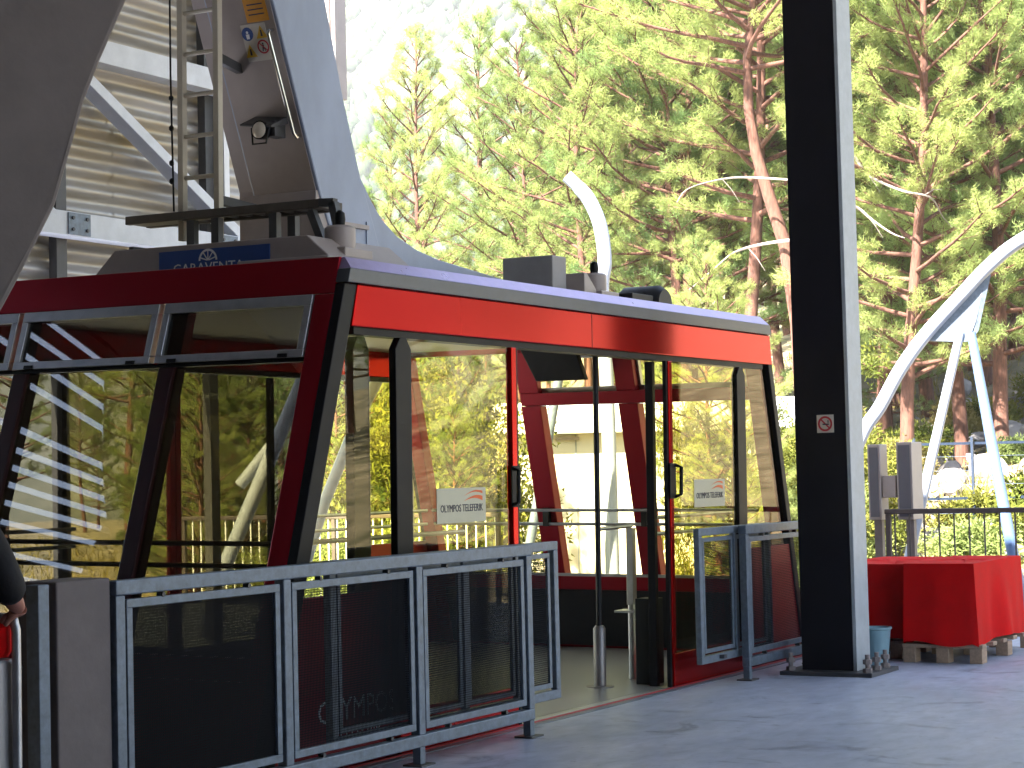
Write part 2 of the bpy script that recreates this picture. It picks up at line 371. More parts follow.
# unseen louvred screen, slots shaped to mirror as stripes in the cabin's end windows
lo = (6, 11.5, 3.0)
lv = empty('louvre_screen', lo, 'unseen sloping louvre blades shaped to mirror as bright stripes in the cabin window', 'louvre')
slots = [(5.5, 2.85, 4.5, 3.28), (5.6, 3.0, 4.6, 3.42), (5.79, 3.18, 4.59, 3.71), (5.89, 3.31, 4.72, 3.80), (5.97, 3.44, 4.83, 3.89), (6.06, 3.56, 4.93, 3.99), (6.14, 3.69, 5.02, 4.10), (6.25, 3.84, 5.11, 4.21), (6.41, 4.21, 5.28, 4.48), (6.21, 4.47, 5.38, 4.64), (5.88, 4.73, 5.49, 4.81), (5.95, 4.90, 5.55, 4.97), (5.95, 5.07, 5.6, 5.13)]
def sline(sl, x): xa, za, xb, zb = sl; return zb+(za-zb)*(x-xb)/(xa-xb)
XL, YL, q = 7.0, 11.5, Vector((-.16, .17, .115))
for a, b in zip(slots[:-1], slots[1:]):      # dark blades with bright slots to the sky between them
    ga, gb = .06, 0
    m = MB(); m.prism([(XL, YL, sline(a, XL)+ga), (a[2], YL, a[3]+ga), (b[2], YL, b[3]), (XL, YL, sline(b, XL))], q); m.build('louvre_blade', LOUV, lv, lo)
m = MB(); m.prism([(XL, YL, .0), (4.2, YL, .0), (4.2, YL, 2.9), (4.5, YL, 3.28), (XL, YL, sline(slots[0], XL))], (0, .12, 0)); m.build('lower_sheet', LOUV, lv, lo)
t_ = slots[-1]
m = MB(); m.prism([(XL, YL, sline(t_, XL)+.045), (t_[2], YL, t_[3]+.045), (4.2, YL, t_[3]+.05), (4.2, YL, 7.0), (XL, YL, 7.0)], (0, .12, 0)); m.build('upper_sheet', LOUV, lv, lo)
m = MB(); m.prism([(4.2, YL+.001, 2.9)]+[(a[2]-.001, YL+.001, a[3]+.02) for a in slots]+[(4.2, YL+.001, t_[3]+.049)], q); m.build('end_sheet', LOUV, lv, lo)
m = MB(); m.box(7.02, 7.62, 11.48, 11.7, 0, 7.0); m.build('louvre_frame', DKSTEEL, lv, lo)

# concrete arch leg, near left
ao = (6.6, 7.6, 0)
curve = [(7.91, 6.22, 4.93), (7.74, 6.35, 4.35), (7.6, 6.45, 3.94), (7.49, 6.53, 3.63), (7.43, 6.58, 3.43), (7.37, 6.62, 3.18), (7.31, 6.67, 2.91), (7.23, 6.73, 2.71), (7.15, 6.79, 2.51), (7.09, 6.83, 2.38), (6.87, 7.0, 1.96), (6.68, 7.14, 1.5), (6.53, 7.25, 0.86), (6.46, 7.31, -0.32)]
outer = [(x-.64, y+.48, z) for x, y, z in curve[::-1]]
m = MB(); m.prism(curve+outer, (.15, .2, 0))
tag(m.build('concrete_arch_leg', CONCD, off=ao, bevel=.02), 'curved grey concrete arch leg rising at the upper left corner', 'arch leg')

# steel column
kx0, kx1, ky0, ky1 = 14.2, 14.45, 5.16, 5.60
ko = (14.3, 5.38, 0)
kc = empty('steel_column', ko, 'dark steel station column with bolted foot, sky light painted into its pale flange', 'column')
m = MB(); m.box(14.175, 14.2, 5.2, 5.60, .03, 7.0); m.box(14.205, 14.45, 5.56, 5.585, .03, 7.0); m.build('column_web', COLDARK, kc, ko, bevel=.003)
m = MB(); m.box(14.17, 14.46, 5.165, 5.195, .03, 7.0); m.build('column_flange', COLLIGHT, kc, ko, bevel=.004)
MB().box(14.02, 14.62, 5.0, 5.72, .0, .03).build('base_plate', DKSTEEL, kc, ko, bevel=.004)
for bx, by in ((14.1, 5.06), (14.3, 5.06), (14.52, 5.07), (14.1, 5.66)):
    m = MB(); m.cyl((bx, by, .03), (bx, by, .16), .017, 10); m.lathe((bx, by, .03), [(.036, 0), (.036, .03), (.02, .031)], 6); m.lathe((bx, by, .09), [(.034, 0), (.034, .035), (.02, .036)], 6)
    m.build('anchor_bolt', PATINA, kc, ko)
sg = MB().box(14.168, 14.173, 5.288, 5.422, 1.80, 1.934).build('no_smoking_sign', CREAM, kc, ko, bevel=.002)
u, v = Vector((0, -1, 0)), Vector((0, 0, 1)); c0 = Vector((14.1655, 5.355, 1.867))
so = ko
m = MB(); m.disc(c0, u, v, .042, .057); d1 = (u-v).normalized(); m.bar(c0-d1*.046+Vector((-.0006, 0, 0)), c0+d1*.046+Vector((-.0006, 0, 0)), .011, .0008, (0, 1, 1)); m.build('prohibition_ring', SIGNRED, sg, so)
m = MB(); m.box(14.1635, 14.165, 5.325, 5.375, 1.858, 1.868); m.box(14.1635, 14.165, 5.327, 5.335, 1.873, 1.893); m.build('cigarette_mark', INK, sg, so)

# ------------------------------------------------------------------ mesh railings along the dock
def framed(mo, x0, x1, z0, z1, y, wd=.045, dp=.04):
    mo.box(x0, x1, y-dp/2, y+dp/2, z1-wd, z1); mo.box(x0, x1, y-dp/2, y+dp/2, z0, z0+wd)
    mo.box(x0, x0+wd, y-dp/2, y+dp/2, z0+wd, z1-wd); mo.box(x1-wd, x1, y-dp/2, y+dp/2, z0+wd, z1-wd); return mo
FY = 5.81
def railing(label, xa, posts, panels, solid=(), y=FY, ztop=1.13, feet=True):
    off = (xa[0], y, 0)
    r = empty('mesh_railing', off, label, 'railing')
    MB().box(xa[0], xa[1], y-.032, y+.032, ztop-.065, ztop).build('top_rail', GALV, r, off, bevel=.006)
    MB().box(xa[0], xa[1], y-.03, y+.03, .10, .165).build('bottom_rail', GALV, r, off, bevel=.006)
    for x in posts:
        MB().box(x-.03, x+.03, y-.029, y+.029, .165, ztop-.066).build('post', GALV, r, off, bevel=.005)
        if feet:
            MB().box(x-.025, x+.025, y-.025, y+.025, .01, .0995).build('foot', GALV, r, off, bevel=.003)
            MB().box(x-.07, x+.07, y-.06, y+.06, 0.0, .0099).build('foot_plate', DKSTEEL, r, off)
    for i, (a, b) in enumerate(panels):
        f = framed(MB(), a, b, .19, ztop-.085, y-.006, .038, .028).build('panel_frame', GALV, r, off, bevel=.003)
        MB().box(a+.03, b-.03, y-.004, y-.002, .22, ztop-.115).build('infill_sheet', DENSE if i in solid else MESH, f, off)
        for q in (.22, .78):
            xx = a+(b-a)*q
            for zz in (ztop-.078, .178): MB().cyl((xx, y-.024, zz), (xx, y+.01, zz), .012, 10).build('clamp', DKSTEEL, f, off)
    return r
railing('galvanised mesh railing in front of the cable car, its first panel the darkest', (6.68, 10.37), (6.71, 7.93, 9.13, 10.34), [(6.76, 7.88), (7.98, 9.08), (9.18, 10.29)], solid=(0,))
railing('galvanised mesh railing between the right door and the dark column', (13.6, 14.95), (13.63, 14.92), [(13.68, 14.87)])
def gate(label, x0, x1, y, mids, ztop=1.13):
    off = ((x0+x1)/2, y, 0)
    g = empty('sliding_gate', off, label, 'gate')
    framed(MB(), x0, x1, .17, ztop, y, .055, .045).build('gate_frame', GALV, g, off, bevel=.005)
    for x in mids: MB().box(x-.022, x+.022, y-.021, y+.021, .226, ztop-.056).build('upright', GALV, g, off, bevel=.004)
    xs_ = [x0+.055]+list(mids)+[x1-.055]
    for i in range(len(xs_)-1):
        a, b = xs_[i]+.03, xs_[i+1]-.03
        f = framed(MB(), a, b, .24, ztop-.07, y, .03, .02).build('panel_frame', GALV, g, off, bevel=.003)
        MB().box(a+.028, b-.028, y-.001, y+.001, .268, ztop-.098).build('infill_sheet', MESH, f, off)
    for xx in (x0+.3, x1-.5): MB().box(xx, xx+.05, y-.06, y-.0225, .19, .215).build('roller', DKSTEEL, g, off)
    return g
gate('sliding mesh gate leaf pushed open behind the left railing', 8.42, 10.87, 5.895, (9.22, 9.76, 10.36))
gate('sliding mesh gate leaf pushed open beside the right railing', 12.97, 14.3, 5.895, (13.62,))

# block and post at the left end of the railing
tag(MB().box(6.33, 6.665, 5.80, 6.02, 0, 1.145).build('concrete_block', CONC, off=(6.5, 5.9, 0), bevel=.008), 'plain concrete pier at the left end of the mesh railing', 'pier')
tag(MB().box(6.20, 6.265, 5.78, 5.85, 0, 1.14).build('steel_post', GALV, off=(6.23, 5.81, 0), bevel=.005), 'lone galvanised post left of the concrete pier', 'post')

# ------------------------------------------------------------------ cable car
OFF = (12, 1.78, 0); T = R(.7)
CC = empty('cable_car', (12, 6.2+1.78*math.cos(T), 1.78*math.sin(T)), 'red cable car cabin with open sliding doors docked at the platform', 'cable car', rot=(T, 0, 0))
W = 3.55; ZT = 2.70
def xn(z): return 8.2+.85*z/2.7
def xf(z): return 15.8-.75*z/2.7
def ex(side, z, d): return xn(z)+d if side == 0 else xf(z)-d
def slab(m, side, y0, y1, z0, z1, d0, d1, y0t=None, y1t=None):
    a0 = y0 if y0t is None else y0t; a1 = y1 if y1t is None else y1t
    e = lambda z, d: ex(side, z, d)
    return m.hexa([(e(z0, d0), y0, z0), (e(z0, d1), y0, z0), (e(z0, d1), y1, z0), (e(z0, d0), y1, z0), (e(z1, d0), a0, z1), (e(z1, d1), a0, z1), (e(z1, d1), a1, z1), (e(z1, d0), a1, z1)])
def cc(m, name, mt, parent=None, **k): return m.build(name, mt, parent or CC, OFF, **k)

cc(MB().box(8.26, 15.74, .02, W-.02, -.14, -.02), 'floor', CABFLOOR)
cc(MB().box(8.5, 15.5, .03, W-.03, -.0195, 0.0), 'floor_sheet', CABFLOOR)
cc(MB().box(10.7, 13.15, -.05, .019, -.03, .002), 'door_sill', ALU, bevel=.003)
# roof
m = MB(); m.hexa([(9.06, -.03, ZT), (15.04, -.03, ZT), (15.04, .05, ZT), (9.06, .05, ZT), (9.09, .03, ZT+.065), (15.0, .03, ZT+.065), (15.0, .05, ZT+.065), (9.09, .05, ZT+.065)])
rf = cc(m, 'roof_edge', ROOFE)
m = MB(); m.hexa([(9.06, W-.05, ZT), (15.04, W-.05, ZT), (15.04, W+.03, ZT), (9.06, W+.03, ZT), (9.09, W-.05, ZT+.065), (15.0, W-.05, ZT+.065), (15.0, W-.03, ZT+.065), (9.09, W-.03, ZT+.065)]); cc(m, 'roof_edge', ROOFE)
cc(MB().box(9.15, 14.96, .0505, W-.0505, ZT, ZT+.066), 'roof', TAUPE)
cc(MB().box(9.2, 14.9, .1, W-.1, 2.60, 2.66), 'ceiling', mat('cabin_ceiling', (.42, .38, .33), .6, var=.05))
for sy, nm in ((0, 'f'), (1, 'r')):
    Y = (lambda y: y) if sy == 0 else (lambda y: W-y)
    def bx(x0, x1, y0, y1, z0, z1, m=None):
        m = m or MB(); a, b = sorted((Y(y0), Y(y1))); return m.box(x0, x1, a, b, z0, z1)
    def poly(pts, y0, y1, m=None):
        m = m or MB(); return m.prism([(x, Y(y0), z) for x, z in pts], (0, Y(y1)-Y(y0), 0))
    # trim under the roof, red fascia
    cc(poly([(xn(2.62)+.0, 2.62), (xf(2.62), 2.62), (xf(2.70), 2.698), (xn(2.70), 2.698)], -.035, .05), 'roof_trim', TRIM, bevel=.004)
    cc(poly([(xn(2.38)+.13, 2.38), (xf(2.38)-.02, 2.38), (xf(2.615)-.0, 2.617), (xn(2.615)+.12, 2.617)], -.02, .07), 'fascia', RED, bevel=.008)
    for xs0 in (11.94,):
        cc(bx(xs0, xs0+.006, -.0215, -.0195, 2.385, 2.612), 'fascia_joint', BLACK)
    cc(poly([(xn(2.3)+.2, 2.34), (xf(2.3)-.2, 2.34), (xf(2.3)-.2, 2.379), (xn(2.3)+.2, 2.379)], .0, .10), 'door_track', BLACK)
    # corner posts: black outer edge on the long side
    for sd in (0, 1):
        e = lambda z, d: ex(sd, z, d)
        wd = (.125 if sd == 0 else .085)
        cc(poly([(e(-.1, 0.002), -.1), (e(-.1, wd), -.1), (e(2.615, wd), 2.615), (e(2.615, .002), 2.615)], -.012, .05), 'corner_edge', BLACK, bevel=.006)
    # lower side panels and fixed windows
    pl = cc(poly([(xn(-.1)+.13, -.1), (9.60, -.1), (9.60, .92), (xn(.92)+.13, .92)], .0, .05), 'side_panel', DRED, bevel=.004)
    pr = cc(poly([(14.36, -.1), (xf(-.1)-.09, -.1), (xf(.92)-.09, .92), (14.36, .92)], .0, .05), 'side_panel', DRED, bevel=.004)
    cc(poly([(xn(.925)+.13, .925), (9.6, .925), (9.6, 2.338), (xn(2.338)+.13, 2.338)], .02, .028), 'fixed_window', GLASS)
    cc(poly([(14.36, .925), (xf(.925)-.09, .925), (xf(2.338)-.09, 2.338), (14.36, 2.338)], .02, .028), 'fixed_window', GLASS)
    # door leaves (open on the platform side, closed on the far side)
    leaves = ((9.44, 10.82, 1), (13.04, 14.44, -1)) if sy == 0 else ((10.72, 11.97, 1), (11.98, 13.23, -1))
    for (x0, x1, dirn) in leaves:
        lead = x1 if dirn > 0 else x0; trail = x0 if dirn > 0 else x1
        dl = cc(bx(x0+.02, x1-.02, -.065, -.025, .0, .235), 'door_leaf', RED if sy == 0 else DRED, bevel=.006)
        def sub(m, n_, mt, **k): return m.build(n_, mt, dl, OFF, **k)
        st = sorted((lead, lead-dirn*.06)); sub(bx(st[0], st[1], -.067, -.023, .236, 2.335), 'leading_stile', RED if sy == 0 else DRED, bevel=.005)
        st = sorted((lead, lead+dirn*.028)); sub(bx(st[0]+.001, st[1], -.058, -.03, .0, 2.335), 'rubber_seal', BLACK)
        a = trail; b = trail+dirn*.165; 
        if sy == 0:
            sub(poly([(a, .236), (b, .236), (b, 2.27), (b-dirn*.05, 2.335), (a+dirn*.05, 2.335), (a, 2.27)], -.068, -.02), 'trailing_stile', BLACK, bevel=.005)
        else:
            sub(poly([(a, .236), (a+dirn*.05, .236), (a+dirn*.05, 2.335), (a, 2.335)], -.067, -.023), 'trailing_stile', BLACK)
            b = trail+dirn*.05
        pa, pb = sorted((b, lead-dirn*.06)); sub(bx(pa, pb, -.049, -.041, .236, 2.335), 'door_pane', GLASS)
        hx = lead-dirn*.035
        if sy == 0:
            m = MB(); m.tube([(hx-dirn*.045, -.07, 1.36), (hx-dirn*.045, -.115, 1.375), (hx-dirn*.045, -.118, 1.57), (hx-dirn*.045, -.07, 1.585)], .014, 8)
            m.box(hx-.05, hx+.05, -.074, -.066, 1.345, 1.60); sub(m, 'door_handle', BLACK, bevel=.004)
            cxl = 10.165 if dirn > 0 else 13.76
            m = MB(); m.box(cxl-.28, cxl+.28, -.053, -.050, 1.27, 1.475); lab = sub(m, 'window_label', PLATE)
            # written name and swoosh, as sub-parts of the leaf
            text('OLYMPOS TELEFERIK', .062, (cxl-.0, -.0545, 1.335), (1, 0, 0), (0, 0, 1), 'label_text', INK, dl, OFF, sx=.84)
            m = MB()
            for q, (zz, tt) in enumerate(((1.395, .028), (1.425, .02))):
                n = 10; pts = []
                for k in range(n+1):
                    t = k/n; pts.append((cxl+.02+.22*t, -.0545, zz+.035*math.sin(t*2.2)+.0))
                for k in range(n, -1, -1):
                    t = k/n; pts.append((cxl+.02+.22*t, -.0545, zz+.035*math.sin(t*2.2)-tt*t*(1 if q == 0 else .8)))
                m.add(pts, [(k, k+1, 2*n-k, 2*n+1-k) for k in range(n)])
            sub(m, 'label_swoosh', ORINK)
    # jamb posts inside
    if sy == 0:
        cc(poly([(9.19, .0), (9.35, .0), (9.35, 2.26), (9.31, 2.335), (9.23, 2.335), (9.19, 2.26)], .05, .11), 'door_jamb', BLACK, bevel=.005)
        cc(bx(13.03, 13.08, .06, .12, .0, 2.335), 'door_jamb', BLACK, bevel=.004)
        cc(bx(13.10, 13.28, .12, .26, .0, .62), 'jamb_panel', BLACKP, bevel=.004)
    # handrail along the long side
    for z in (1.08, 1.2):
        for (a, b) in ((8.75, 10.6), (13.3, 15.2)):
            m = MB(); m.cyl((a, Y(.2), z), (b, Y(.2), z), .014, 8); cc(m, 'side_handrail', ALU)
# name on the near lower side panel
TXT = mat('white_lettering', (.62, .60, .60), .5, var=.1)
text('OLYMPOS', .17, (9.12, -.004, .245), (1, 0, 0), (0, 0, 1), 'side_name', TXT, CC, OFF)
text('TELEFERIK', .085, (9.12, -.004, .13), (1, 0, 0), (0, 0, 1), 'side_subtitle', TXT, CC, OFF, sx=1.25)

for sd in (0, 1):
    near = sd == 0
    P = DRED
    m = MB(); slab(m, sd, .0505, .175, -.1, 2.56, 0, .13); cc(m, 'corner_post', RED_SHADE if near else P, bevel=.006)
    m = MB(); slab(m, sd, W-.175, W-.0505, -.1, 2.56, 0, .13); cc(m, 'corner_post', P, bevel=.006)
    m = MB(); slab(m, sd, .0505, W-.0505, 2.562, 2.768, 0, .07); cc(m, 'end_header', RED_SHADE if near else P, bevel=.006)
    m = MB(); slab(m, sd, .176, W-.176, -.1, .50, .0, .05); cc(m, 'end_panel', P, bevel=.004)
    m = MB(); slab(m, sd, .176, W-.176, .005, .50, .051, .12); cc(m, 'end_lining', BLACKP)
    m = MB(); slab(m, sd, .176, W-.176, .502, .62, -.004, .14); cc(m, 'window_sill', P, bevel=.006)
    m = MB(); slab(m, sd, .176, W-.176, .621, .645, .11, .15); cc(m, 'sill_strip', ALU)
    yr = W-.176 if near else 2.30
    z0_ = 2.188 if near else 2.105
    m = MB(); slab(m, sd, .176, yr, z0_, 2.2115, .012, .13); cc(m, 'transom_bar', P if not near else BLACK, bevel=.004)
    ys = [(.18, 1.215), (1.255, 2.295), (2.335, 3.37)]
    for (a, b) in (ys if near else ys[:2]):     # upper tilting windows with aluminium frames
        m = MB(); fw = .045
        slab(m, sd, a, b, 2.545-fw, 2.5605, -.012, .04); slab(m, sd, a, b, 2.212, 2.212+fw, -.012, .04)
        slab(m, sd, a, a+fw, 2.212+fw, 2.545-fw, -.012, .04); slab(m, sd, b-fw, b, 2.212+fw, 2.545-fw, -.012, .04)
        f = cc(m, 'vent_window', ALU, bevel=.004)
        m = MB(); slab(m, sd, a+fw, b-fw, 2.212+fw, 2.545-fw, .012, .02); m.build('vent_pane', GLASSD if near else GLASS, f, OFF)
        for q in (a+.1, b-.16): m = MB(); slab(m, sd, q, q+.06, 2.214, 2.235, -.024, -.013); m.build('latch', BLACK, f, OFF)
    mu = [(1.075, 1.18), (2.185, 2.29)] if near else [(1.19, 1.37), (2.12, 2.31)]
    for (a, b) in mu:
        m = MB(); slab(m, sd, a, b, .622, 2.187 if near else 2.103, .0, .12); cc(m, 'mullion', MULL if near else DRED, bevel=.006)
    for (a, b) in mu:
        m = MB(); slab(m, sd, a, b, 2.212, 2.56, .045, .12); cc(m, 'upper_mullion', P, bevel=.004)
    e = [.176]+[q for p_ in mu for q in p_]+[W-.176]
    for i in range(0, len(e), 2):
        zt_ = 2.555 if (not near and i == 4) else (2.187 if near else 2.103)
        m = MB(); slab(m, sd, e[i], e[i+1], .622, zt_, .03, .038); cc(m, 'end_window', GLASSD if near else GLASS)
    for z in (1.08, 1.2):
        m = MB(); m.cyl((ex(sd, z, .17), .2, z), (ex(sd, z, .17), W-.2, z), .014, 8); cc(m, 'end_handrail', ALU)
    for yy in (1.25, 2.2):
        m = MB(); m.bar((ex(sd, 1.14, .12), yy, 1.14), (ex(sd, 1.14, .18), yy, 1.14), .05, .16); cc(m, 'rail_bracket', BLACK)
# interior fittings
m = MB(); m.cyl((12.855, .428, .0), (12.855, .428, 2.60), .021, 12); cc(m, 'grab_pole', BLACKP, smooth=True)
m = MB(); m.lathe((12.855, .428, 0), [(.10, 0), (.10, .008), (.045, .012), (.045, .42), (.03, .44)], 16); cc(m, 'pole_sleeve', mat('sleeve_steel', (.20, .18, .17), .4, metal=.6, var=.15), smooth=True)
m = MB(); m.cyl((13.43, .448, .0), (13.43, .448, .62), .03, 12); m.box(13.40, 13.46, .42, .475, .55, 1.12); cc(m, 'stanchion', ALU, bevel=.003)
m = MB(); m.box(13.28, 13.46, .36, .52, .50, .515); cc(m, 'stanchion_shelf', ALU)
m = MB(); m.cyl((12.855, .428, 1.13), (13.44, .448, 1.135), .014, 8); cc(m, 'pole_link', ALU)
m = MB(); m.hexa([(14.75, 1.5, 2.30), (14.82, 1.5, 2.30), (14.82, 1.97, 2.30), (14.75, 1.97, 2.30), (14.62, 1.53, 2.57), (14.69, 1.53, 2.57), (14.69, 2.05, 2.57), (14.62, 2.05, 2.57)]); cc(m, 'heater_box', BLACK, bevel=.01)
m = MB(); m.bar((14.68, 1.75, 2.5), (14.72, 1.75, 2.62), .06, .06); cc(m, 'heater_mount', DKSTEEL)

# roof gear
m = MB(); m.hexa([(9.7, .45, 2.767), (10.6, .45, 2.767), (10.6, 2.45, 2.767), (9.7, 2.45, 2.767), (9.7, .72, 2.99), (10.6, .72, 2.99), (10.6, 2.2, 2.99), (9.7, 2.2, 2.99)])
bb = cc(m, 'hanger_base', TAUPE, bevel=.008)
sp = MB().box(9.690, 9.697, .985, 1.835, 2.78, 2.955).build('maker_sign', BLUE, CC, OFF, bevel=.002)
text('GARAVENTA', .085, (9.687, 1.45, 2.812), (0, -1, 0), (0, 0, 1), 'sign_text', WHITE, sp, OFF, sx=1.1)
m = MB(); c0 = Vector((9.688, 1.45, 2.882)); u, v = Vector((0, -1, 0)), Vector((0, 0, 1))
m.disc(c0, u, v, .058, .072, 20, 0, math.pi); m.disc(c0, u, v, .0, .016, 12, 0, math.pi)
for k in range(5):
    t = math.pi*(k+.5)/5; q = u*math.cos(t)+v*math.sin(t); pq = u*-math.sin(t)+v*math.cos(t)
    m.add([c0+q*.016-pq*.004, c0+q*.016+pq*.004, c0+q*.06+pq*.004, c0+q*.06-pq*.004], [(0, 1, 2, 3)])
m.build('sign_wheel', WHITE, sp, OFF)
cc(MB().box(10.0, 10.2, 2.3, 2.34, 2.767, 3.05), 'base_bracket', DKSTEEL, bevel=.004)
cc(MB().box(9.32, 9.68, .3, .95, 2.767, 2.815), 'roof_plinth', TAUPE, bevel=.01)
# hanger: box beam with a curved gusset sweeping down to the roof
H0, H1 = 1.50, 2.05
front = [(9.62, 6.6), (10.45, 4.64), (10.96, 3.43), (11.20, 2.98)]
back = [(11.75, 2.98), (11.60, 3.3), (11.44, 3.62), (11.24, 4.14), (11.04, 4.76), (10.45, 6.6)]
m = MB(); m.prism([(x, H0, z) for x, z in front+back], (0, H1-H0, 0)); hg = cc(m, 'hanger', mat('hanger_skylit_paint', (.29, .33, .43), .42, var=.14, scale=2.5, bump=.04, stretch=(1, 1, .5)), bevel=.012)  # blue sky light on the side faces is put into this colour
fl = [(11.24, 4.20), (11.33, 3.98), (11.40, 3.78), (11.48, 3.62), (11.62, 3.46), (11.76, 3.34), (11.95, 3.24), (12.2, 3.17), (12.5, 3.12), (13.0, 3.08), (13.5, 3.04), (14.2, 2.95), (14.4, 2.768), (11.3, 2.768), (11.3, 3.4)]
m = MB(); m.prism([(x, 1.53, z) for x, z in fl], (0, .49, 0)); m.build('hanger_gusset', bpy.data.materials['hanger_skylit_paint'], hg, OFF, bevel=.008)
m = MB(); m.box(10.93, 11.5, 1.515, 2.12, 2.971, 3.46); m.build('hanger_shank', TAUPE, hg, OFF, bevel=.008)
m = MB(); m.prism([(10.0, 2.062, 5.9), (10.55, 2.062, 4.64), (11.02, 2.062, 3.5), (11.02, 2.062, 2.971), (11.5, 2.062, 2.971), (11.2, 2.062, 4.2), (10.5, 2.062, 5.9)], (0, .16, 0)); m.build('side_wing', TAUPE, hg, OFF, bevel=.006)
m = MB(); m.box(11.50, 11.53, 1.49, 1.514, 2.98, 3.3); m.build('web_stiffener', bpy.data.materials['hanger_skylit_paint'], hg, OFF)
m = MB(); m.prism([(11.12, 1.47, 3.24), (11.5, 1.47, 3.24), (11.5, 1.47, 3.27), (11.12, 1.47, 3.27)], (0, .03, 0)); m.build('weld_plate', TAUPE, hg, OFF)
m = MB(); m.box(11.0, 12.2, 1.3, 2.25, 2.767, 2.97); m.build('hanger_foot', TAUPE, hg, OFF, bevel=.01)
# front face is a slanted plate
def hf(y, z, d=0.0):
    n_ = Vector((-1, 0, -.4215)).normalized(); return Vector((10.45+(4.64-z)*.4215, y, z))+n_*d
def hquad(m, y0, y1, z0, z1, d0, d1): 
    return m.hexa([hf(y0, z0, d0), hf(y1, z0, d0), hf(y1, z0, d1), hf(y0, z0, d1), hf(y0, z1, d0), hf(y1, z1, d0), hf(y1, z1, d1), hf(y0, z1, d1)])
UY, VZ = Vector((0, -1, 0)), (hf(1, 1)-hf(1, 0)).normalized()
m = MB(); hquad(m, 1.525, 2.03, 3.3, 6.2, .001, .006); m.build('front_plate', TAUPE, hg, OFF)
m = MB(); hquad(m, 1.56, 1.735, 4.53, 4.74, .007, .012); sg = m.build('warning_sign', ORANGE, CC, OFF)
m = MB()
for k in range(4): hquad(m, 1.683-k*.024, 1.700-k*.024, 4.668, 4.698, .0123, .0128)
m.build('sign_marks', INK, sg, OFF)
m = MB()
for k in range(3): hquad(m, 1.585, 1.71, 4.632-k*.03, 4.640-k*.03, .0123, .0128)
m.build('sign_lines', INK, sg, OFF)
m = MB(); hquad(m, 1.605, 1.80, 4.295, 4.522, .007, .012); sg = m.build('pictogram_sign', CREAM, CC, OFF)
m = MB(); m.disc(hf(1.756, 4.465, .0135), UY, VZ, 0, .045); m.build('blue_disc', BLUE, sg, OFF)
m = MB(); c0 = hf(1.756, 4.46, .0145); m.disc(c0+VZ*.016, UY, VZ, 0, .010, 10); m.add([c0-UY*.012-VZ*.028, c0+UY*.012-VZ*.028, c0+UY*.014+VZ*.004, c0-UY*.014+VZ*.004], [(0, 1, 2, 3)]); m.build('disc_figure', WHITE, sg, OFF)
for (y, z) in ((1.645, 4.462), (1.762, 4.355)):
    c0 = hf(y, z, .0135); m = MB(); m.add([c0-UY*.046-VZ*.035, c0+UY*.046-VZ*.035, c0+VZ*.05], [(0, 1, 2)]); m.build('warning_triangle', YELLOW, sg, OFF)
    c1 = hf(y, z, .0145); m = MB(); m.add([c1-UY*.008-VZ*.022, c1+UY*.008-VZ*.022, c1+UY*.005+VZ*.02, c1-UY*.005+VZ*.02], [(0, 1, 2, 3)]); m.build('triangle_mark', INK, sg, OFF)
c0 = hf(1.655, 4.378, .0135); m = MB(); m.disc(c0, UY, VZ, .036, .047); d1 = (UY-VZ).normalized(); d2 = (UY+VZ).normalized(); m.add([c0-d1*.04-d2*.004, c0+d1*.04-d2*.004, c0+d1*.04+d2*.004, c0-d1*.04+d2*.004], [(0, 1, 2, 3)]); m.build('prohibition_ring', SIGNRED, sg, OFF)
c0 = hf(1.655, 4.378, .0128); m = MB(); m.disc(c0+VZ*.02, UY, VZ, 0, .007, 10); m.add([c0-UY*.014-VZ*.03, c0-UY*.006-VZ*.03, c0+UY*.008+VZ*.012, c0-UY*.006+VZ*.012], [(0, 1, 2, 3)]); m.add([c0+UY*.008-VZ*.03, c0+UY*.015-VZ*.03, c0+UY*.006-VZ*.004, c0-UY*.002-VZ*.004], [(0, 1, 2, 3)]); m.build('walking_figure', INK, sg, OFF)
# flood lamp with hood
m = MB(); c0 = hf(1.7, 3.9, .007); n_ = Vector((-1, 0, -.15)).normalized()
m.hexa([hf(1.86, 3.945, .20)+Vector((0, 0, .0)), hf(1.61, 3.915, .20), hf(1.61, 3.89, .008), hf(1.86, 3.92, .008), hf(1.86, 3.957, .20), hf(1.61, 3.93, .20), hf(1.61, 3.935, .008), hf(1.86, 3.96, .008)])
m.box(10.62, 10.74, 1.62, 1.70, 3.79, 3.89)
lp = m.build('flood_lamp', DKSTEEL, CC, OFF, bevel=.004)
b0 = Vector((10.58, 1.71, 3.83)); m = MB(); m.tube([b0+Vector((.10, 0, 0)), b0+Vector((.05, 0, 0)), b0, b0-Vector((.015, 0, 0))], [.03, .055, .062, .062], 18); m.build('lamp_housing', BLACK, lp, OFF, smooth=True)
m = MB(); m.tube([b0-Vector((.0155, 0, 0)), b0-Vector((.035, 0, 0)), b0-Vector((.042, 0, 0))], [.055, .04, .01], 18); m.build('lamp_lens', mat('lamp_lens_glass', (.6, .52, .42), .15, var=.1, coat=.5), lp, OFF, smooth=True)
m = MB(); m.tube([b0+Vector((0, -.07, .02)), b0+Vector((-.01, -.055, -.09)), b0+Vector((-.01, .055, -.09)), b0+Vector((0, .07, .02))], .007, 6); m.build('lamp_guard', BLACK, lp, OFF)
# grab rod down the face edge
m = MB(); m.tube([hf(1.55, 4.47, .008), hf(1.55, 4.475, .06), hf(1.553, 4.455, .07), hf(1.545, 3.84, .07), hf(1.545, 3.81, .05), hf(1.545, 3.81, .008)], .012, 8); cc(m, 'grab_rod', mat('bright_steel', (.7, .7, .7), .2, metal=1, var=.05), smooth=True)
